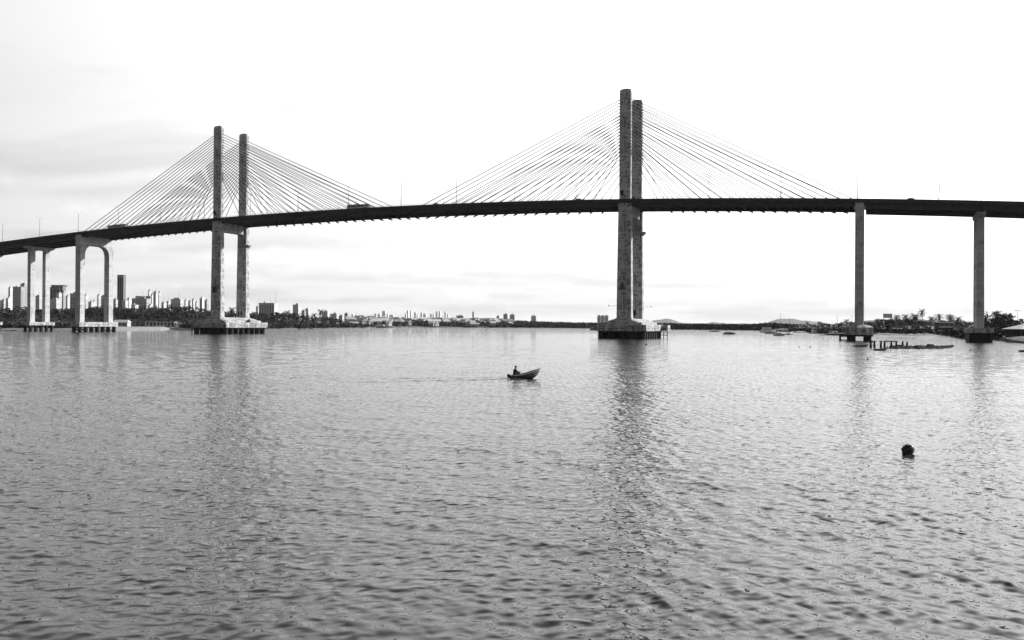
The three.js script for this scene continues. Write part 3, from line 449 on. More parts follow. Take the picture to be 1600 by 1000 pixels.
{
  const R = rng(21);
  const tops = [[-60, 484], [0, 484], [20, 480], [60, 484], [82, 480], [100, 484], [130, 481], [150, 480], [185, 481], [205, 482], [232, 480], [245, 486], [262, 488], [300, 488], [330, 487], [360, 487], [395, 490], [440, 489], [455, 490], [480, 494], [510, 496], [530, 499], [555, 503], [572, 506]];
  const leftLabel = ['dark rounded tree in the waterside wood below the city towers', 'grey spreading tree in the waterside wood below the city towers', 'broad flat crowned tree in the waterside wood below the city towers', 'low bushy tree at the foot of the waterside wood', 'pale bushy tree at the foot of the waterside wood'];
  for (let u = -70; u < 576; u += 8.5) {                                               // back row to the skyline, front row lower
    const d = depthOf(LEFT, u), k = R() * 3 | 0; place(TREES[k], u + R() * 5, topLine(tops, u) + R() * 5 - 2, d + 80 + 70 * R(), leftLabel[k], 'trees of the left bank wood', 1.25, 2);
    const k2 = [4, 3, 1, 4][R() * 4 | 0]; place(TREES[k2], u + R() * 6, mix(topLine(tops, u), 511, 0.42 + 0.3 * R()), d + 32 + 30 * R(), leftLabel[k2], 'trees of the left bank wood', 1.3, 1.2);
  }
  place(TREES[2], 281, 478.5, 830, 'largest umbrella shaped tree behind the long beach pavilion', null, 1.15, 2);
  place(TREES[0], 307, 480, 850, 'tall dark tree just left of the pylon with the square mark', null, 0.9, 2);
  const pl = 'coconut palm rising out of the waterside wood below the city towers';
  for (const [u, v] of [[166, 481], [225, 478], [248, 480], [366, 480], [395, 487], [448, 485], [456, 489], [499, 483], [493, 489], [460, 488]]) place(PALMS[R() * 3 | 0], u, v, depthOf(LEFT, u) + 70 + 30 * R(), pl, 'palms of the left bank', 1, 2);

  // right bank
  const rt = [[1215, 509], [1240, 507], [1262, 505], [1300, 503], [1330, 502], [1360, 500], [1395, 498], [1430, 499], [1470, 501], [1500, 501], [1520, 500], [1560, 498], [1600, 502], [1660, 502]];
  const rl = ['dark rounded tree in the thicket on the palm lined right bank', 'grey spreading tree in the thicket on the palm lined right bank', 'flat crowned tree in the thicket on the palm lined right bank', 'low dense bush at the water edge of the palm lined bank', 'pale bush at the water edge of the palm lined bank'];
  for (let u = 1222; u < 1680; u += 10) {
    const d = depthOf(RIGHT, u), k = R() * 3 | 0; place(TREES[k], u + R() * 6, topLine(rt, u) + R() * 5 - 1, d + 60 + 60 * R(), rl[k], 'thicket trees of the right bank', 1.3, 2.2);
    const k2 = R() < 0.5 ? 3 : 0, f = u > 1490 ? 0.55 : 0.4; place(TREES[k2], u + R() * 8, mix(topLine(rt, u), 520, f + 0.25 * R()), d + (u > 1556 ? 62 : 16) + 18 * R(), rl[k2 === 0 ? 0 : 3], 'thicket trees of the right bank', 1.5, 1.4);
  }
  for (const [u, v] of [[1401, 491.5], [1411, 491], [1426, 489.5], [1432, 491], [1454, 494], [1467, 490.5], [1483, 490.5], [1487, 493], [1496, 494.5], [1418, 495], [1390, 498], [1282, 502], [1322, 498.5], [1262, 502.5], [1370, 498]]) place(PALMS[R() * 3 | 0], u, v, depthOf(RIGHT, u) + 30 + 20 * R(), 'coconut palm above the thicket between the two slim right bank piers', 'palms of the right bank', 1.15, 2);
  place(PALMS[1], 1443, 482.5, 700, 'tallest slender palm standing clear above all the others on the right bank', null, 0.75, 3);
  place(TREES[2], 1553, 488, 455, 'open crowned tree beside the boathouse with a ragged top', null, 0.9, 2); place(PALMS[2], 1559, 485.5, 458, 'palm leaning out of the ragged tree beside the boathouse', null, 1, 2); place(TREES[3], 1573, 493, 450, 'dense dome shaped tree directly behind the boathouse roof', null, 1.5, 2); place(TREES[1], 1566, 496, 440, 'spreading bush between the boathouse and the ragged tree', null, 1.2, 2);
}
// ---- far woods that read as one mass
function wood(name, label, n, seed, where, mats) {
  const R = rng(seed), v = []; leafCloud(R, Array.from({ length: 10 }, () => [(R() - 0.5) * 1.5, 0.3 + 0.5 * R(), (R() - 0.5) * 1.5, 0.32]), 14, 0.2, v);
  const im = new THREE.InstancedMesh(fromTris(v), mats, n), m = new THREE.Matrix4(), q = new THREE.Quaternion(), c = new THREE.Color();
  for (let i = 0; i < n; i++) { const [p, h, w] = where(R, i); q.setFromAxisAngle(new THREE.Vector3(0, 1, 0), R() * 6.28); im.setMatrixAt(i, m.compose(p, q, new THREE.Vector3(w, h, w))); const t = 0.7 + 0.6 * R(); im.setColorAt(i, c.setRGB(t, t, t)); }
  im.name = name; im.userData.kind = 'stuff'; tag(im, label, 'trees'); scene.add(im);
}
wood('mangrove_belt', 'dark mangrove belt along the far shore under the hills', 1500, 61, R => { const u = mix(768, 1232, R()), d = depthOf(FARB, u) + 4 + Math.pow(R(), 1.5) * 160, p = atDepth(u, 505, d); p.y = 0.2; const h = (u < 900 ? 5.8 : 6.6) * (0.75 + 0.4 * R()) * (0.8 + 0.4 * fbm(u * 0.03, 2, 3, 3)); return [p, h, 4.5 + 3 * R()]; }, M.leaf);
wood('hillside_trees', 'scattered trees between the houses of the far riverside hill', 850, 62, R => { const u = mix(572, 935, R()), o = 20 + R() * R() * 620, d = depthOf(FARB, u) + o, h = sstep(930, 760, u), p = atDepth(u, 505, d); p.y = (o < 160 ? mix(1, 2 + 4 * h, o / 160) : mix(2 + 4 * h, 3 + 6 * h, Math.min(1, (o - 160) / 300))) - 0.5; return [p, 4 + 4 * R(), 4 + 4 * R()]; }, M.leafMid);
wood('bank_scrub', 'low scrub and weeds covering the right bank', 700, 63, R => { const u = mix(1236, 1680, R()), d = depthOf(RIGHT, u) + (u > 1562 ? 46 : 5) + R() * 40, p = atDepth(u, 510, d); p.y = 0.6; return [p, 1.4 + 2 * R(), 2 + 2.4 * R()]; }, M.leaf);
wood('bank_scrub', 'low scrub and reeds along the foot of the left bank', 500, 64, R => { const u = R() < 0.45 ? mix(-60, 160, R()) : mix(290, 576, R()), d = depthOf(LEFT, u) + 6 + R() * 40, p = atDepth(u, 510, d); p.y = 0.5; return [p, 2 + 2.6 * R(), 3 + 3 * R()]; }, M.leafMid);

// ================================================================== CITY
const onto = m => { m.position.set(-m.parent.position.x, -m.parent.position.y, -m.parent.position.z); return m; };   // a part modelled in world place
function building(label, u0, uc, u1, vTop, depth, wall, style = {}) {
  const a = atDepth(u0, vTop, depth), b = atDepth(uc, vTop, depth), w = b.x - a.x, h = a.y, { D: fixed, win = M.dark, bays = 3.4, floor = 3.1, kind = 'grid', top = 1, group } = style;
  let D = fixed || (Math.abs(u1 - uc) > 0.4 ? Math.min(40, Math.abs(b.x * FOCAL / (u1 - 800) + 0) - depth) : 14); if (!(D > 6)) D = 10;
  const g = thing(style.name || 'apartment_tower', label, style.category || 'building', [(a.x + b.x) / 2, 0, -depth - D / 2], 0, group);
  part('wall', box(w, h, D, 0, h / 2, 0), wall, g);
  const list = [], n = Math.max(1, Math.round(w / bays)), nd = Math.max(1, Math.round(D / bays)), fl = Math.floor((h - 3) / floor);
  if (kind === 'grid') { for (let f = 1; f < fl; f++) { for (let k = 0; k < n; k++) list.push(box(w / n * 0.55, floor * 0.5, 0.2, -w / 2 + (k + 0.5) * w / n, f * floor + 1.6, D / 2)); for (let k = 0; k < nd; k++) for (const sx of [-1, 1]) list.push(box(0.2, floor * 0.45, D / nd * 0.45, sx * w / 2, f * floor + 1.6, -D / 2 + (k + 0.5) * D / nd)); } }
  if (kind === 'bands') for (let f = 1; f < fl; f++) list.push(box(w * 0.94, floor * 0.45, 0.24, 0, f * floor + 1.6, D / 2), box(0.24, floor * 0.4, D * 0.8, w / 2, f * floor + 1.6, 0));
  if (kind === 'columns') { for (let k = 0; k < n; k++) list.push(box(w / n * 0.5, h * 0.93, 0.3, -w / 2 + (k + 0.5) * w / n, h * 0.48, D / 2)); }
  if (kind === 'ledges') for (let f = 1; f <= fl; f++) list.push(box(w * 1.0, 0.5, 1.4, 0, f * floor, D / 2 + 0.7), box(1.2, 0.5, D * 0.7, w / 2 + 0.6, f * floor, 0));
  if (list.length) { const p = part(kind === 'ledges' ? 'balconies' : 'windows', merge(list), win, g); p.userData.kind = 'stuff'; }
  part('roof_edge', merge([box(w + 0.4, 0.9, 0.5, 0, h + 0.2, D / 2), box(w + 0.4, 0.9, 0.5, 0, h + 0.2, -D / 2), box(0.5, 0.9, D, w / 2, h + 0.2, 0), box(0.5, 0.9, D, -w / 2, h + 0.2, 0)]), wall, g);
  if (top) part('roof_housing', box(Math.max(2, w * 0.4), 2.6, Math.max(2, D * 0.4), w * 0.1, h + 1.2, 0), wall, g);
  if (h > 20 && hash(u0 * 3, vTop, 5) > 0.4) { part('water_tank', new THREE.CylinderGeometry(1.3, 1.3, 2.4, 10).translate(-w * 0.22, h + 1.2, D * 0.1), M.light, g); part('aerial', rod([w * 0.15, h, 0], [w * 0.15, h + 6 + 4 * hash(u0, 2, 2), 0], 0.18, 0.1, 5), M.mid, g); }
  return g;
}
building('slim white tower with a shaded flank beside the stepped grey tower', 13, 16, 19.5, 450, 1500, M.pale, { kind: 'bands', win: M.mid });
building('stepped grey tower with stacked balconies seen past the twin column pier', 20, 33, 33.8, 448.5, 1400, M.mid, { kind: 'ledges', win: M.light, top: 0 });
building('dark tower rising a little above the stepped grey tower', 32, 38.2, 39.5, 444, 1560, M.mid, { kind: 'bands', win: M.dark });
building('low pale block beside the slim white tower', 0, 6, 9, 470, 1300, M.light); building('pale gabled block among the trees by the stepped tower', 9, 13, 17, 467, 1200, M.pale, { kind: 'bands', win: M.mid });
building('small low block left of the slim white tower', -14, -5, -1, 466, 1450, M.mid);
building('white block with a dark lift top seen between the two pier columns', 55.5, 61.5, 65, 463, 1400, M.facade, { kind: 'grid', win: M.dark });
const framed = building('broad dark tower crowned by an open frame, framed by pier columns', 78, 98, 100, 449, 1450, M.dark, { kind: 'columns', win: M.black, bays: 5 });
{ const f = []; const p = atDepth(78, 449, 1449), q = atDepth(99, 446, 1449), w = q.x - p.x; for (let k = 0; k < 6; k++) f.push(box(0.6, 3.4, 14, p.x + (k + 0.5) * w / 6, p.y + 2, -1457)); f.push(box(w + 3, 0.5, 15, p.x + w / 2, q.y + 0.5, -1457)); onto(part('roof_pergola', merge(f), M.mid, framed)); }
building('white tower in front of the broad dark framed tower', 88.5, 92, 96.5, 459, 1250, M.facade, { kind: 'grid', win: M.dark }); building('grey slab beside the white tower behind the portal pier', 96.5, 99, 103, 456.5, 1330, M.mid); building('low pale podium block at the foot of the framed tower', 78, 88, 89, 468, 1240, M.light, { kind: 'bands', win: M.mid });
building('white twin strip tower left of the dark balcony tower', 103, 105.5, 109, 463, 1300, M.facade, { kind: 'columns', win: M.mid, bays: 5 }); building('dark balcony tower close beside the arched portal pier', 109.5, 118, 120, 459, 1200, M.mid, { kind: 'grid', win: M.black });
building('narrow white tower just right of the near arch leg', 131, 133.5, 136, 462, 1400, M.facade, { kind: 'grid', win: M.dark }); building('small pale block seen low through the arch', 138, 142, 144, 472, 1300, M.light); building('white stub tower seen low through the arch', 144.5, 147, 150, 471, 1400, M.facade, { kind: 'grid', win: M.dark }); building('white and grey tower seen through the arch', 152, 154, 158, 462, 1350, M.facade, { kind: 'grid', win: M.dark }); building('grey block with dark windows seen through the arch', 158, 163, 165, 463, 1300, M.light, { win: M.dark });
building('tallest dark slender tower standing alone right of the arched portal pier', 183.3, 193, 194, 430, 1500, M.dark, { kind: 'columns', win: M.black, bays: 4, top: 0 });
building('small grey block at the foot of the tallest dark tower', 177, 181, 184, 469, 1250, M.light); building('pale twin block right of the tallest dark tower', 191, 196, 198, 470, 1300, M.light, { win: M.mid }); building('white block with a flat grey cap near the tallest tower', 198, 202, 205, 467, 1350, M.pale, { win: M.mid });
const jagged = building('wide dark apartment block with a planted jagged roof', 206, 229, 231.5, 467, 1150, M.mid, { win: M.dark, kind: 'grid', bays: 4 });
{ const R = rng(8), p = atDepth(208, 465, 1155), q = atDepth(231, 465, 1155), l = []; for (let k = 0; k < 9; k++) { const w = 1.6 + 2 * R(); l.push(box(w, 2 + 1.4 * R(), 6, mix(p.x, q.x, (k + 0.5) / 9), p.y + 0.8, -1165)); } l.push(box(q.x - p.x, 0.6, 8, (p.x + q.x) / 2, p.y - 0.2, -1164)); onto(part('roof_terrace', merge(l), M.dark, jagged)); }
building('low white block in front of the wide dark apartment block', 205, 211, 213, 477, 1050, M.facade, { kind: 'grid', win: M.dark, top: 0 });
building('tall thin white tower in the bright cluster', 231.5, 233, 236.5, 454.5, 1350, M.facade, { kind: 'grid', win: M.dark }); building('lower pale tower in the bright cluster', 236, 237.5, 240, 461, 1300, M.pale, { kind: 'bands', win: M.mid }); building('striped white tower in the bright cluster', 239.5, 243.5, 247, 457.5, 1250, M.light, { kind: 'columns', win: M.mid, bays: 3 }); building('plain white tower at the edge of the bright cluster', 247, 248.5, 251.5, 457.5, 1280, M.facade, { kind: 'grid', win: M.dark });
building('small white house block under the bright cluster', 231, 234, 237, 478, 1050, M.facade, { kind: 'grid', win: M.dark });
building('low pale block with a grey stripe right of the bright cluster', 252, 256, 260, 474, 1250, M.pale, { kind: 'columns', win: M.mid }); building('low white block between the cluster and the windowed slab', 259, 263, 266, 473, 1300, M.facade, { kind: 'grid', win: M.dark });
building('windowed slab block behind the umbrella shaped tree', 267, 282, 286, 468, 1200, M.light, { win: M.dark, kind: 'grid', bays: 3.6 });
for (const [l, ...a] of [['slim grey tower right of the windowed slab', 288, 290, 292, 470, 1350], ['pale tower second right of the windowed slab', 294, 297, 299.5, 472, 1300], ['grey tower third right of the windowed slab', 300, 302, 305, 469, 1400], ['pale stub right of the grey trio of towers', 305, 307, 309, 473, 1350]]) building(l, ...a, M.light, { win: M.mid });
building('white tower with two dark strips left of the square marked pylon', 312, 316, 319, 466, 1300, M.pale, { kind: 'columns', win: M.dark, bays: 4 }); building('dark slim tower left of the square marked pylon', 319.5, 323, 325, 470, 1250, M.mid);
const striped = building('vertically striped grey slab block with a white end wall and mast', 404.5, 428.5, 434, 474, 1150, M.light, { kind: 'columns', win: M.dark, bays: 3.2, top: 0 });
{ const p = atDepth(431, 475, 1160), q = atDepth(431, 455, 1160); onto(part('radio_mast', rod([p.x, p.y - 1, p.z], [q.x, q.y, q.z], 0.28, 0.12, 6), M.mid, striped)); }
building('small grey block left of the striped slab', 400, 403, 405, 481, 1300, M.light);
building('square white tower with a stepped top standing alone above the palms', 457.5, 466, 470, 476.5, 1250, M.facade, { kind: 'bands', win: M.light }); building('low pale hall right of the lone white tower', 471, 476, 477.5, 487, 1300, M.light); building('pale block with a rounded hump right of the lone white tower', 476.5, 482, 484, 484, 1400, M.pale); building('pale stepped block above the palms', 503, 512, 514, 487, 1350, M.pale, { kind: 'columns', win: M.mid }); building('low white block at the end of the wood', 516, 526, 529, 491, 1300, M.facade, { kind: 'grid', win: M.dark }); building('low grey shed among trees at the end of the wood', 538, 543, 545, 491, 1500, M.mid);
building('white terrace block at the tip of the wooded bank', 527, 535, 538, 494, 1450, M.facade, { kind: 'grid', win: M.dark });
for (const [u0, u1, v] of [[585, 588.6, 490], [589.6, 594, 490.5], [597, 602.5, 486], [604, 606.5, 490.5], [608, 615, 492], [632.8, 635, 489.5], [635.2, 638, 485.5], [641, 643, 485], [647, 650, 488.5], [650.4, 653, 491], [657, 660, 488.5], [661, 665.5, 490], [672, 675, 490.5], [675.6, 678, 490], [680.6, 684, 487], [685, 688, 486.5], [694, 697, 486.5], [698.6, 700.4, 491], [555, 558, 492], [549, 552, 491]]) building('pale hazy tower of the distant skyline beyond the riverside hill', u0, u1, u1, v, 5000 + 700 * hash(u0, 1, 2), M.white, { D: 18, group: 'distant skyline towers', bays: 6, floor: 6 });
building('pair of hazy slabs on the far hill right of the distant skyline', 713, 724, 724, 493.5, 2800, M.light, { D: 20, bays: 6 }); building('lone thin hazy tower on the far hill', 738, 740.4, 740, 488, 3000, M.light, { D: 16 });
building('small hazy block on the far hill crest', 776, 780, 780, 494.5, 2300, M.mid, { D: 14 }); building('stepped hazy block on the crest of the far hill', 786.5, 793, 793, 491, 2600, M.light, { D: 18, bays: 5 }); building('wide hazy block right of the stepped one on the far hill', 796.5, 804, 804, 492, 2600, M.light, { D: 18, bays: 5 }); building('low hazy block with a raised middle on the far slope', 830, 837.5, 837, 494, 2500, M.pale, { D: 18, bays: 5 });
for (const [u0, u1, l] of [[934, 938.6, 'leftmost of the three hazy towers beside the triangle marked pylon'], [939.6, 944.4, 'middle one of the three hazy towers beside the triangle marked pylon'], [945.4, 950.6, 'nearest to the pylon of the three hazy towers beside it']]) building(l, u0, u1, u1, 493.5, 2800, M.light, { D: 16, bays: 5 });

// ---- houses of the riverside hill
{
  const h = new THREE.Group(); h.name = 'hillside_house'; part('wall', box(9, 4.4, 8, 0, 1.2, 0), M.facade, h); const ro = fromTris([-5, 3.4, 4.6, 5, 3.4, 4.6, 5, 5.8, 0, -5, 3.4, 4.6, 5, 5.8, 0, -5, 5.8, 0, 5, 3.4, -4.6, -5, 3.4, -4.6, -5, 5.8, 0, 5, 3.4, -4.6, -5, 5.8, 0, 5, 5.8, 0, 5, 3.4, 4.6, 5, 3.4, -4.6, 5, 5.8, 0, -5, 3.4, -4.6, -5, 3.4, 4.6, -5, 5.8, 0]); part('roof', ro, M.roof, h); part('door', box(1.2, 2.2, 0.1, -2, 0.4, 4.03), M.dark, h); for (const x of [0.6, 3]) part('window', box(1.3, 1.2, 0.1, x, 1.3, 4.03), M.glass, h);
  const R = rng(31); for (let i = 0; i < 190; i++) { const u = R() < 0.7 ? mix(545, 700, R()) : mix(690, 800, R()), o = 8 + R() * 420, hh = sstep(930, 760, u), d = depthOf(FARB, u) + o, p = atDepth(u, 505, d); const y = (o < 40 ? mix(0.8, 1.5 + 2 * hh, o / 40) : o < 160 ? mix(1.5 + 2 * hh, 2 + 4 * hh, (o - 40) / 120) : mix(2 + 4 * hh, 3 + 6 * hh, Math.min(1, (o - 160) / 220))) + 1.4; const c = h.clone(); c.name = numbered('hillside_house'); c.position.set(p.x, y, p.z); c.rotation.y = (R() - 0.5) * 1.6; c.scale.set(0.9 + 0.8 * R(), 0.8 + 0.8 * R(), 0.8 + 0.4 * R()); scene.add(c); tag(c, 'small pale gabled house on the far riverside hill', 'house', 'houses of the riverside hill'); }
}
// ---- buildings on the beaches
{
  const p = atDepth(190, 510.5, 735), q = thing('beach_house', 'white gabled beach house behind the foot of the arched portal pier', 'house', [p.x, 1.9, p.z]);
  part('wall', box(12, 3.4, 7, 0, 1.7, 0), M.facade, q); part('roof', fromTris([-6.6, 3.3, 4.1, 6.6, 3.3, 4.1, 5.4, 5.4, 0, -6.6, 3.3, 4.1, 5.4, 5.4, 0, -5.4, 5.4, 0, 6.6, 3.3, -4.1, -6.6, 3.3, -4.1, -5.4, 5.4, 0, 6.6, 3.3, -4.1, -5.4, 5.4, 0, 5.4, 5.4, 0, 6.6, 3.3, 4.1, 6.6, 3.3, -4.1, 5.4, 5.4, 0, -6.6, 3.3, -4.1, -6.6, 3.3, 4.1, -5.4, 5.4, 0]), M.roof, q); for (const x of [-3.6, -0.2, 3.2]) part('window', box(1.5, 1.3, 0.12, x, 1.7, 3.52), M.glass, q); part('door', box(1.1, 2.2, 0.12, 5, 1.1, 3.52), M.dark, q);
  const p2 = atDepth(253, 511, 760), b = thing('beach_pavilion', 'long low open pavilion with a flat white roof on the beach', 'pavilion', [p2.x, 1.7, p2.z]);
  part('roof', box(25, 0.6, 9, 0, 4.0, 0), M.roofPale, b); part('back_wall', box(24, 3.6, 0.3, 0, 1.9, -4), M.mid, b); part('floor', box(25, 0.3, 9, 0, 0.15, 0), M.light, b); for (let k = 0; k < 9; k++) part('post', box(0.35, 3.6, 0.35, -11.8 + k * 2.95, 1.95, 4.1), M.white, b); part('counter', box(9, 1.2, 0.4, 0, 0.9, 3.6), M.pale, b); const e = part('end_block', box(5, 3.3, 6, 15.2, 1.65, 0.5), M.white, b); part('window', box(1.8, 1.1, 0.14, 15.2, 1.9, 3.52), M.glass, e);
  const p3 = atDepth(1590, 531, 352), s = thing('boathouse', 'open boathouse with a wide white hipped roof and dark posts', 'boathouse', [p3.x + 6.4, 0.5, p3.z], 0.05);
  const hr = fromTris([-9.5, 4.3, 6, 9.5, 4.3, 6, 4, 6.6, 0, -9.5, 4.3, 6, 4, 6.6, 0, -3, 6.6, 0, 9.5, 4.3, -6, -9.5, 4.3, -6, -3, 6.6, 0, 9.5, 4.3, -6, -3, 6.6, 0, 4, 6.6, 0, 9.5, 4.3, 6, 9.5, 4.3, -6, 4, 6.6, 0, -9.5, 4.3, -6, -9.5, 4.3, 6, -3, 6.6, 0]); part('roof', hr, M.roofPale, s); for (let k = 0; k < 6; k++) for (const z of [-5, 5]) part('post', box(0.3, 4.6, 0.3, -8.2 + k * 3.28, 2.1, z), M.dark, s); part('back_wall', box(16, 4.2, 0.25, 0, 2.1, -5.1), M.dark, s); part('floor', box(17.5, 0.5, 11, 0, 0, 0), M.rock, s); part('partition', box(0.2, 3.6, 9, 2, 1.8, 0), M.dark, s);
  const p4 = atDepth(1482, 512, 600), g = thing('bank_house', 'two storey house with white roof slab and white balcony among palms', 'house', [p4.x, 2.4, p4.z - 6]); part('wall', box(10, 6, 7, 0, 3, 0), M.dark, g); part('roof', box(11.5, 0.5, 8.5, -0.5, 6.2, 0.2), M.white, g); part('balcony', box(11, 0.55, 2.4, 0.4, 3.0, 4.4), M.white, g); for (const x of [-3, 0, 3]) part('window', box(1.6, 1.4, 0.1, x, 4.6, 3.53), M.glass, g); part('door', box(1.2, 2.1, 0.1, 0, 1.1, 3.53), M.black, g);
  const p5 = atDepth(1387, 493.5, 690), bb = thing('billboard', 'blank grey billboard on two posts rising above the thicket', 'billboard', [p5.x, 2, p5.z]); const py = p5.y - 2; part('panel', box(6.2, 2.7, 0.3, 0, py, 0), M.pale, bb); part('frame', merge([box(6.6, 0.3, 0.5, 0, py + 1.45, 0.05), box(6.6, 0.3, 0.5, 0, py - 1.45, 0.05), box(0.3, 3.1, 0.5, -3.2, py, 0.05), box(0.3, 3.1, 0.5, 3.2, py, 0.05)]), M.mid, bb); for (const x of [-2.9, 2.9]) part('post', rod([x, -1, -0.2], [x, py, -0.2], 0.2, 0.2, 6), M.light, bb);
  const p6 = atDepth(1590, 484.5, 440), m = thing('floodlight_mast', 'tall thin mast with a crossbar lamp behind the boathouse', 'mast', [p6.x, 1.5, p6.z]); part('pole', rod([0, -0.5, 0], [0, p6.y - 1.5, 0], 0.12, 0.07, 6), M.light, m); part('crossbar', box(2.4, 0.12, 0.15, 0, p6.y - 1.6, 0), M.light, m); for (const x of [-1.1, 1.1]) part('lamp_head', rbox(0.5, 0.25, 0.3, 0.05, x, p6.y - 1.75, 0.1), M.mid, m);
}

// ================================================================== BOATS
function hull(L, B, D, rise, { bowRake = 0.5, stern = 0.75, th = 0.04 } = {}) {          // x forward, y = 0 at the water line
  const n = 22, m = 6, shell = (inset) => { const rows = []; for (let i = 0; i <= n; i++) { const t = i / n, x0 = -L / 2 + t * L, hw = Math.max(0.012, (B / 2) * (t < 0.45 ? mix(stern, 1, sstep(0, 0.45, t)) : Math.pow(1 - Math.pow((t - 0.45) / 0.55, 2.2), 0.8))), gun = D + rise * Math.pow(t, 2.6), keel = -0.12 * D - 0.0 + (t > 0.8 ? Math.pow((t - 0.8) / 0.2, 2) * gun * 0.62 : 0); const row = []; for (let k = -m; k <= m; k++) { const q = Math.abs(k) / m, f = Math.sign(k) * Math.pow(Math.sin(q * Math.PI / 2), 0.75), y = mix(keel + inset * 1.4, gun, Math.pow(q, 1.9)); row.push([x0 + bowRake * Math.max(0, t - 0.75) * 4 * (y / (D + rise)) * 0.5, y, f * Math.max(0.006, hw - inset)]); } rows.push(row); } return rows; };
  const O = shell(0), I = shell(th), v = [], quad = (a, b, c, d) => v.push(...a, ...b, ...c, ...a, ...c, ...d);
  for (let i = 0; i < n; i++) { for (let k = 0; k < 2 * m; k++) { quad(O[i][k], O[i + 1][k], O[i + 1][k + 1], O[i][k + 1]); quad(I[i][k], I[i][k + 1], I[i + 1][k + 1], I[i + 1][k]); } for (const k of [0, 2 * m]) quad(O[i][k], I[i][k], I[i + 1][k], O[i + 1][k]); }
  for (let k = 0; k < 2 * m; k++) { quad(O[0][k], O[0][k + 1], I[0][k + 1], I[0][k]); v.push(...O[0][m], ...O[0][k], ...O[0][k + 1]); }
  for (const e of [O, I]) for (let k = 0; k < 2 * m; k++) { const mid = [e[0][m][0] + 0.02, e[0][0][1], 0]; v.push(...mid, ...e[0][k], ...e[0][k + 1]); }
  return { geo: fromTris(v, true), O, I, m };
}
const strip = (pts, r) => new THREE.TubeGeometry(new THREE.CatmullRomCurve3(pts.map(p => new THREE.Vector3(...p))), 26, r, 5);
// ---- the fishing boat under way
const L0 = 3.1;
{
  const b = thing('fishing_boat', 'small dark wooden fishing boat with upswept bow under way on the open river', 'boat', [BOAT.at.x, 0.02, BOAT.at.z], BOAT.turn), h = hull(L0, 1.1, 0.34, 0.6, { bowRake: 0.4 });
  b.rotation.order = 'YXZ'; b.rotation.z = 0.025;
  part('hull', h.geo, M.hullDark, b);
  for (const k of [0, 2 * h.m]) part('gunwale', strip(h.O.map(r => r[k]), 0.035), k ? M.light : M.pale, b);
  for (const x of [-0.95, -0.05, 0.6]) part('thwart', box(0.24, 0.04, x > 0.5 ? 0.8 : 0.95, x, 0.2 + (x > 0.5 ? 0.1 : 0), 0), M.wood, b);
  part('floor_board', box(2.0, 0.03, 0.5, -0.3, 0.05, 0), M.wood, b); part('stern_deck', box(0.45, 0.05, 0.82, -1.32, 0.33, 0), M.dark, b);
  part('bow_stem', rod([1.5, 0.5, 0], [1.83, 0.98, 0], 0.045, 0.03, 6), M.dark, b);
  const o = thing('fish_crate', 'small crate lying on the floor of the moving fishing boat', 'crate', b.localToWorld(new THREE.Vector3(0.35, 0.16, 0)).toArray(), BOAT.turn); b.updateMatrixWorld(true); o.position.copy(b.localToWorld(new THREE.Vector3(0.3, 0.07, 0))); part('side', merge([box(0.5, 0.3, 0.03, 0, 0.15, 0.2), box(0.5, 0.3, 0.03, 0, 0.15, -0.2), box(0.03, 0.3, 0.4, 0.25, 0.15, 0), box(0.03, 0.3, 0.4, -0.25, 0.15, 0)]), M.mid, o); part('bottom', box(0.5, 0.03, 0.4, 0, 0.02, 0), M.mid, o);
  const mot = thing('outboard_motor', 'small outboard motor with a tiller on the stern of the fishing boat', 'motor', b.localToWorld(new THREE.Vector3(-1.62, 0.26, 0.1)).toArray(), BOAT.turn); part('cowling', rbox(0.26, 0.26, 0.2, 0.06, 0, 0.1, 0), M.black, mot); part('shaft', rod([0, 0, 0], [-0.06, -0.75, 0], 0.05, 0.04, 8), M.steel, mot); part('tiller', rod([0.1, 0.12, 0], [0.55, 0.2, 0.02], 0.02, 0.018, 6), M.steel, mot); part('clamp', box(0.1, 0.16, 0.22, 0.1, -0.06, 0), M.steel, mot);
}
// ---- the person sitting in it
function sdfGeo(bones, c, size, res, k = 0.03) {
  const mc = new MarchingCubes(res, M.cloth, false, false, 120000); mc.isolation = 0; const f = mc.field, hs = res / 2;
  for (let z = 0; z < res; z++) for (let y = 0; y < res; y++) for (let x = 0; x < res; x++) {
    const px = c[0] + (x - hs) / hs * size / 2, py = c[1] + (y - hs) / hs * size / 2, pz = c[2] + (z - hs) / hs * size / 2; let d = 1e9;
    for (const [a, b, r0, r1] of bones) { const bx = b[0] - a[0], by = b[1] - a[1], bz = b[2] - a[2], qx = px - a[0], qy = py - a[1], qz = pz - a[2], L = bx * bx + by * by + bz * bz, t = L ? Math.min(1, Math.max(0, (qx * bx + qy * by + qz * bz) / L)) : 0, e = Math.hypot(qx - bx * t, qy - by * t, qz - bz * t) - mix(r0, r1, t); const hh = Math.max(k - Math.abs(d - e), 0) / k; d = Math.min(d, e) - hh * hh * k * 0.25; }
    f[x + y * res + z * res * res] = -d;
  }
  mc.update(); const v = []; for (let i = 0; i < mc.count; i++) v.push(c[0] + mc.positionArray[3 * i] * size / 2, c[1] + mc.positionArray[3 * i + 1] * size / 2, c[2] + mc.positionArray[3 * i + 2] * size / 2);
  return fromTris(v, true);
}
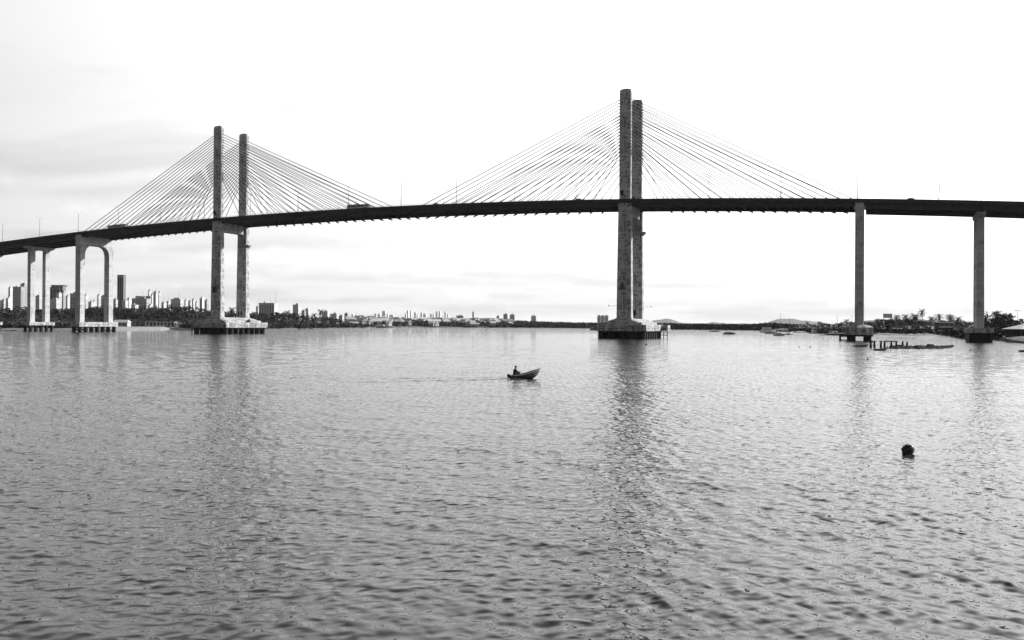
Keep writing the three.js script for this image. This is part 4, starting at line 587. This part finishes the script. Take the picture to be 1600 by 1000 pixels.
{
  const P = new THREE.Vector3(-0.93, 0.22, 0), boat = scene.getObjectByName('fishing_boat'), p = thing('person', 'person in dark clothes and cap sitting at the stern of the fishing boat', 'person', boat.localToWorld(P.clone()).toArray(), BOAT.turn);
  p.scale.setScalar(1.1);
  // origin on the thwart; x towards the bow
  const hip = s => [0.02, 0.12, s * 0.1], knee = s => [0.40, 0.33, s * 0.15], foot = s => [0.44, -0.1, s * 0.14], sh = s => [0.04, 0.60, s * 0.18], elb = s => [0.22, 0.40, s * 0.26], wri = s => [0.45, 0.43, s * 0.12];
  const bones = [[[0.0, 0.13, 0], [0.0, 0.3, 0], 0.15, 0.14], [[0, 0.3, 0], [0.04, 0.54, 0], 0.14, 0.165], [[0.04, 0.58, -0.12], [0.04, 0.58, 0.12], 0.075, 0.075], [[0.05, 0.6, 0], [0.07, 0.74, 0], 0.065, 0.055]];
  for (const s of [-1, 1]) bones.push([hip(s), knee(s), 0.095, 0.065], [knee(s), foot(s), 0.06, 0.042], [foot(s), [0.62, -0.13, s * 0.16], 0.04, 0.035], [sh(s), elb(s), 0.062, 0.047], [elb(s), wri(s), 0.045, 0.03]);
  const geos = [sdfGeo(bones, [0.2, 0.24, 0], 1.15, 84, 0.05)];
  geos.push(sdfGeo([[[0.075, 0.83, 0], [0.085, 0.87, 0], 0.085, 0.095], [[0.12, 0.78, 0], [0.14, 0.76, 0], 0.055, 0.04], [[0.07, 0.72, 0], [0.08, 0.8, 0], 0.055, 0.06], [[0.175, 0.83, 0], [0.2, 0.815, 0], 0.014, 0.016], [[0.16, 0.785, -0.02], [0.16, 0.785, 0.02], 0.012, 0.012], [[0.07, 0.84, 0.09], [0.075, 0.81, 0.088], 0.02, 0.012], [[0.07, 0.84, -0.09], [0.075, 0.81, -0.088], 0.02, 0.012]], [0.09, 0.83, 0], 0.36, 56, 0.02));
  for (const s of [-1, 1]) { const w = wri(s), hb = [[w, [w[0] + 0.08, w[1] - 0.015, w[2] - s * 0.01], 0.028, 0.034]]; for (let k = 0; k < 4; k++) { const oz = (k - 1.5) * 0.02, ln = [0.066, 0.076, 0.072, 0.056][k], a = [w[0] + 0.085, w[1] - 0.012, w[2] - s * 0.01 + oz], b = [a[0] + ln * 0.55, a[1] - 0.012, a[2]], e = [b[0] + ln * 0.25, b[1] - ln * 0.4, b[2]]; hb.push([a, b, 0.0095, 0.009], [b, e, 0.009, 0.008]); } const ta = [w[0] + 0.03, w[1] - 0.01, w[2] - s * 0.03]; hb.push([ta, [ta[0] + 0.04, ta[1] - 0.01, ta[2] - s * 0.025], 0.012, 0.011], [[ta[0] + 0.04, ta[1] - 0.01, ta[2] - s * 0.025], [ta[0] + 0.07, ta[1] - 0.02, ta[2] - s * 0.022], 0.0105, 0.009]); geos.push(sdfGeo(hb, [w[0] + 0.07, w[1] - 0.01, w[2]], 0.26, 60, 0.008)); }
  part('body', merge(geos), M.skin, p);
  const cl = [[[0.0, 0.13, 0], [0.0, 0.3, 0], 0.162, 0.153], [[0, 0.3, 0], [0.04, 0.54, 0], 0.153, 0.177], [[0.04, 0.57, -0.13], [0.04, 0.57, 0.13], 0.086, 0.086]]; for (const s of [-1, 1]) cl.push([sh(s), elb(s), 0.076, 0.062], [elb(s), [mix(elb(s)[0], wri(s)[0], 0.85), mix(elb(s)[1], wri(s)[1], 0.85), mix(elb(s)[2], wri(s)[2], 0.85)], 0.058, 0.045]);
  part('shirt', sdfGeo(cl, [0.14, 0.34, 0], 0.9, 70, 0.05), M.cloth, p);
  const tr = [[[0.0, 0.12, 0], [0.0, 0.2, 0], 0.16, 0.158]]; for (const s of [-1, 1]) tr.push([hip(s), knee(s), 0.108, 0.079], [knee(s), [0.43, -0.04, s * 0.14], 0.074, 0.06]); part('trousers', sdfGeo(tr, [0.2, 0.05, 0], 0.95, 70, 0.05), M.hullDark, p);
  const capg = merge([new THREE.SphereGeometry(0.108, 18, 9, 0, 6.284, 0, 1.5).translate(0.078, 0.885, 0), new THREE.CylinderGeometry(0.075, 0.085, 0.014, 16).scale(1.25, 1, 1).translate(0.185, 0.89, 0)]); part('cap', capg, M.cap2, p);
}
// ---- moored boats
function pixBoat(u, v, turn) { const p = onLevel(u, v); return [p.x, 0, p.z]; }
function cabinBoat(label, u0, u1, v, { hullMat = M.hullWhite, cabin = 0.35, decks = 1, mast = 0, turn = 0, name = 'motor_boat', tall = 1, fl = 0.5, group } = {}) {
  const pos = onLevel((u0 + u1) / 2, v), k = FOCAL / -pos.z, L = (u1 - u0) / k / Math.max(0.5, Math.cos(turn)), b = thing(name, label, mast ? 'sailing boat' : 'boat', [pos.x, 0, pos.z], turn, group), hd = Math.min(1.3, L * 0.11) * tall, h = hull(L, L * 0.3, hd, L * 0.05, { th: 0.06 });
  part('hull', h.geo, hullMat, b); for (const q of [0, 2 * h.m]) part('gunwale', strip(h.O.map(r => r[q]), 0.06), M.white, b); part('deck', box(L * 0.72, 0.06, L * 0.22, -L * 0.08, hd * 0.82, 0), M.pale, b);
  let y = hd * 0.85; for (let d = 0; d < decks; d++) { const cl = L * cabin * (1 - 0.22 * d), ch = L * 0.11; const c = part('cabin', rbox(cl, ch, L * 0.2, 0.08, -L * 0.06, y + ch / 2, 0), M.white, b); for (const s of [-1, 1]) part('window', rbox(cl * 0.86, ch * 0.42, 0.06, 0.02, -L * 0.06, y + ch * 0.6, s * L * 0.1), M.glass, c); part('cabin_roof', rbox(cl * 1.2, 0.14, L * 0.24, 0.05, -L * 0.06, y + ch + 0.05, 0), M.white, b); y += ch + 0.12; }
  if (mast) { const mh = mast / k; part('mast', rod([L * 0.08, hd, 0], [L * 0.08 + mh * fl * 0.03, mh, 0], 0.11, 0.07, 6), M.dark, b); part('boom', rod([L * 0.08, hd + 1.4, 0], [-L * 0.36, hd + 1.5, 0], 0.07, 0.06, 6), M.mid, b); part('furled_sail', rod([L * 0.04, hd + 1.55, 0], [-L * 0.33, hd + 1.62, 0], 0.13, 0.1, 7), M.pale, b); }
  return b;
}
cabinBoat('small white cruiser moored farthest left of the moored boats', 1108, 1126, 518.6, { cabin: 0.3 }); cabinBoat('dark bottomed cabin boat moored alone off the mangroves', 1130, 1149, 522.4, { hullMat: M.hullDark, cabin: 0.6, tall: 0.9 });
cabinBoat('white double decked motor yacht in the moored cluster', 1187, 1212, 519.4, { decks: 2, cabin: 0.6, tall: 1.1 }); cabinBoat('grey cabin boat lying in front of the double decked yacht', 1195, 1214, 521.2, { hullMat: M.mid, cabin: 0.4 });
cabinBoat('dark hulled sailing boat with the tallest mast in the moored cluster', 1208.5, 1227, 524.3, { hullMat: M.dark, cabin: 0.5, mast: 35, name: 'sailing_boat', fl: 0 }); cabinBoat('pale sailing boat with the shorter mast beside the sandbank', 1226, 1239, 523.2, { cabin: 0.3, mast: 27, name: 'sailing_boat', fl: 0.6 });
cabinBoat('long low dark barge lying along the wooded right bank', 1256, 1292, 520.9, { hullMat: M.hullDark, cabin: 0.15, tall: 0.5, name: 'river_barge' });
cabinBoat('white masted yacht drawn up by the wooded right bank', 1292, 1306, 522.3, { cabin: 0.35, mast: 22, name: 'sailing_boat', fl: 0, tall: 0.8 }); cabinBoat('long dark fishing boat with a raked mast beside the octagonal pile cap', 1289, 1324, 523.8, { hullMat: M.hullDark, cabin: 0.18, mast: 33, name: 'sailing_boat', fl: -1.6, tall: 0.7 });
cabinBoat('dark boat whose mast shows right beside the slim pier shaft', 1320, 1340, 523.0, { hullMat: M.dark, cabin: 0.3, mast: 33, name: 'sailing_boat', fl: -0.5, tall: 0.8 });
cabinBoat('white ferry with a dark hull at the quay under the riverside hill', 588, 604, 512.0, { hullMat: M.hullDark, cabin: 0.75, decks: 2, name: 'river_ferry' }); cabinBoat('white launch at the quay beside the ferry', 606, 617, 511.9, { cabin: 0.6, name: 'motor_boat' });
function skiff(label, u, v, L, turn, mat, rise = 0.35, extra) { const p = onLevel(u, v), b = thing('rowing_skiff', label, 'boat', [p.x, 0, p.z], turn), h = hull(L, L * 0.32, 0.34, rise, {}); part('hull', h.geo, mat, b); for (const q of [0, 2 * h.m]) part('gunwale', strip(h.O.map(r => r[q]), 0.03), M.mid, b); for (const x of [-0.22, 0.1]) part('thwart', box(0.22, 0.04, L * 0.26, L * x, 0.26, 0), M.wood, b); return b; }
skiff('low dark canoe with a raised bow floating under the octagonal pile cap', 1345, 541.6, 3.9, 0.1, M.hullDark); skiff('pale sided skiff anchored in front of the ruined jetty', 1375.5, 547.6, 3.0, -0.9, M.mid); skiff('tiny white dinghy afloat off the wooded right bank', 1286, 523.9, 4.0, 0.2, M.hullWhite, 0.2); skiff('small dark boat beside the piles of the twin column pier', 16, 517.2, 6, 0.1, M.dark, 0.3); skiff('pale skiff beached at the end of the mud spit', 1500, 528.4, 4, 0.3, M.pale, 0.2); skiff('dark skiff moored below the boathouse at the bank', 1601, 549.6, 2.6, 0.1, M.hullDark, 0.3);

// ================================================================== SMALL THINGS ON THE WATER
{
  const p = onLevel(1418.5, 709.5), b = thing('crusted_float', 'round dark float crusted all over with shells riding in the open water', 'buoy', [p.x, 0.18, p.z]); b.scale.setScalar(0.88); const R = rng(77), l = [];
  const ball = new THREE.IcosahedronGeometry(0.25, 4), bp = ball.attributes.position; for (let i = 0; i < bp.count; i++) { const v = new THREE.Vector3().fromBufferAttribute(bp, i), k = 1 + 0.12 * (fbm(v.x * 14 + 9, v.y * 14 + v.z * 9, 3, 3) - 0.5); bp.setXYZ(i, v.x * k * 1.08, v.y * k * 0.92, v.z * k * 1.08); } ball.computeVertexNormals(); part('float_ball', ball, M.black, b);
  for (let i = 0; i < 330; i++) { const a = R() * 6.283, c = 2 * R() - 1, s = Math.sqrt(1 - c * c), n = new THREE.Vector3(s * Math.cos(a), c, s * Math.sin(a)), g = new THREE.IcosahedronGeometry(0.024 + 0.014 * R(), 0).scale(0.6, 1.3, 0.8); g.applyQuaternion(new THREE.Quaternion().setFromUnitVectors(new THREE.Vector3(0, 1, 0), n.clone().add(new THREE.Vector3(R() - 0.5, R() - 0.5, R() - 0.5).multiplyScalar(1.5)).normalize())); g.translate(n.x * 0.275, n.y * 0.245, n.z * 0.275); l.push(g); }
  const sh = part('shell_crust', merge(l), grey(0.07, 0.3), b); sh.userData.kind = 'stuff'; part('mooring_eye', new THREE.TorusGeometry(0.05, 0.012, 6, 14).translate(0, 0.27, 0), M.steel, b);
  const bl = { 760: 'tiny dark marker buoy far out beyond the moving boat', 1249: 'left one of two small floats off the right bank', 1266: 'right one of two small floats off the right bank', 1387.5: 'small float beside the anchored skiff', 1516.5: 'small float in front of the solid based pier', 1356: 'flat dark float lying well off the ruined jetty', 1010: 'small dark float beside the pylon with the triangle mark' };
  for (const [u, v, r] of [[760, 515.8, 0.8], [1249, 542.4, 0.16], [1266, 542.4, 0.18], [1387.5, 548, 0.12], [1516.5, 547.6, 0.25], [1356, 561.6, 0.16], [1010, 538.6, 0.3]]) { const q = onLevel(u, v), f = thing('marker_buoy', bl[u], 'buoy', [q.x, r * 0.3, q.z]); part('float', new THREE.SphereGeometry(r, 16, 10).scale(1.15, 0.85, 1), M.hullDark, f); part('pole', rod([0, r * 0.5, 0], [0.1 * r, r * 2, 0], r * 0.14, r * 0.1, 6), M.dark, f); }
  // ruined jetty
  const d = 236, at = u => { const q = onLevel(u, 542.9); return [q.x, q.z]; };
  const frame = (label, us, tops, beams) => { const j = thing('jetty_frame', label, 'jetty ruin', [at(us[0])[0], 0, at(us[0])[1]]), x0 = at(us[0])[0]; us.forEach((u, i) => part('post', prism([{ y: -1.5, w: 0.46, d: 0.46, c: 0.08 }, { y: 0.25, w: 0.5, d: 0.5, c: 0.08 }, { y: tops[i], w: 0.32, d: 0.36, c: 0.08 }]).translate(at(u)[0] - x0, 0, 0), M.pile, j)); for (const [a, b, y] of beams) part('cross_beam', slab(at(a)[0] - x0 - 0.25, at(b)[0] - x0 + 0.25, y, y + 0.26, -0.18, 0.18), M.pile, j); };
  frame('two dark posts joined by a beam, jetty ruin nearest the octagonal pile cap', [1360.5, 1365.8], [1.62, 1.6], [[1360.5, 1365.8, 1.5]]); frame('lone knobbed jetty post between the two beamed frames', [1376.4], [1.7], [[1375.8, 1377, 1.45]]); frame('longest jetty ruin of three posts under one beam', [1382.2, 1391.6, 1398.6], [1.6, 1.6, 1.6], [[1382.2, 1398.6, 1.48]]); frame('pair of bare jetty posts standing in the rock bar', [1410.4, 1416.6], [1.6, 1.5], []);
  const rocks = [], Q = rng(19); for (let i = 0; i < 420; i++) { const u = 1386 + 104 * Math.pow(Q(), 0.9), q = onLevel(u, mix(541.6, 545.0, Q()) - (u > 1470 ? (u - 1470) * 0.1 : 0)), s = 0.18 + 0.5 * Q() * Q() * sstep(1384, 1410, u) * sstep(1496, 1470, u) * (0.5 + 1.2 * vnoise(u * 0.15, 1, 8)), g = new THREE.IcosahedronGeometry(s, 0); const pp = g.attributes.position, m = hash(i, 2, 3); for (let k = 0; k < pp.count; k++) { const x = pp.getX(k), y = pp.getY(k), z = pp.getZ(k), f = 0.75 + 0.5 * vnoise(x * 3 + i, y * 3 + z * 5, 4); pp.setXYZ(k, x * f * (1.1 + m * 0.5), y * f * 0.8, z * f); } g.computeVertexNormals(); rocks.push(boxUV(g.translate(q.x, 0.06, q.z))); }
  const rm = new THREE.Mesh(merge(rocks), M.rock); rm.name = 'rock_bar'; rm.userData.kind = 'stuff'; tag(rm, 'dark bar of rocks running out from the ruined jetty', 'rocks'); scene.add(rm);
}

scene.traverse(o => { if (o.isMesh) { o.castShadow = true; o.receiveShadow = true; } });
renderer.render(scene, camera);
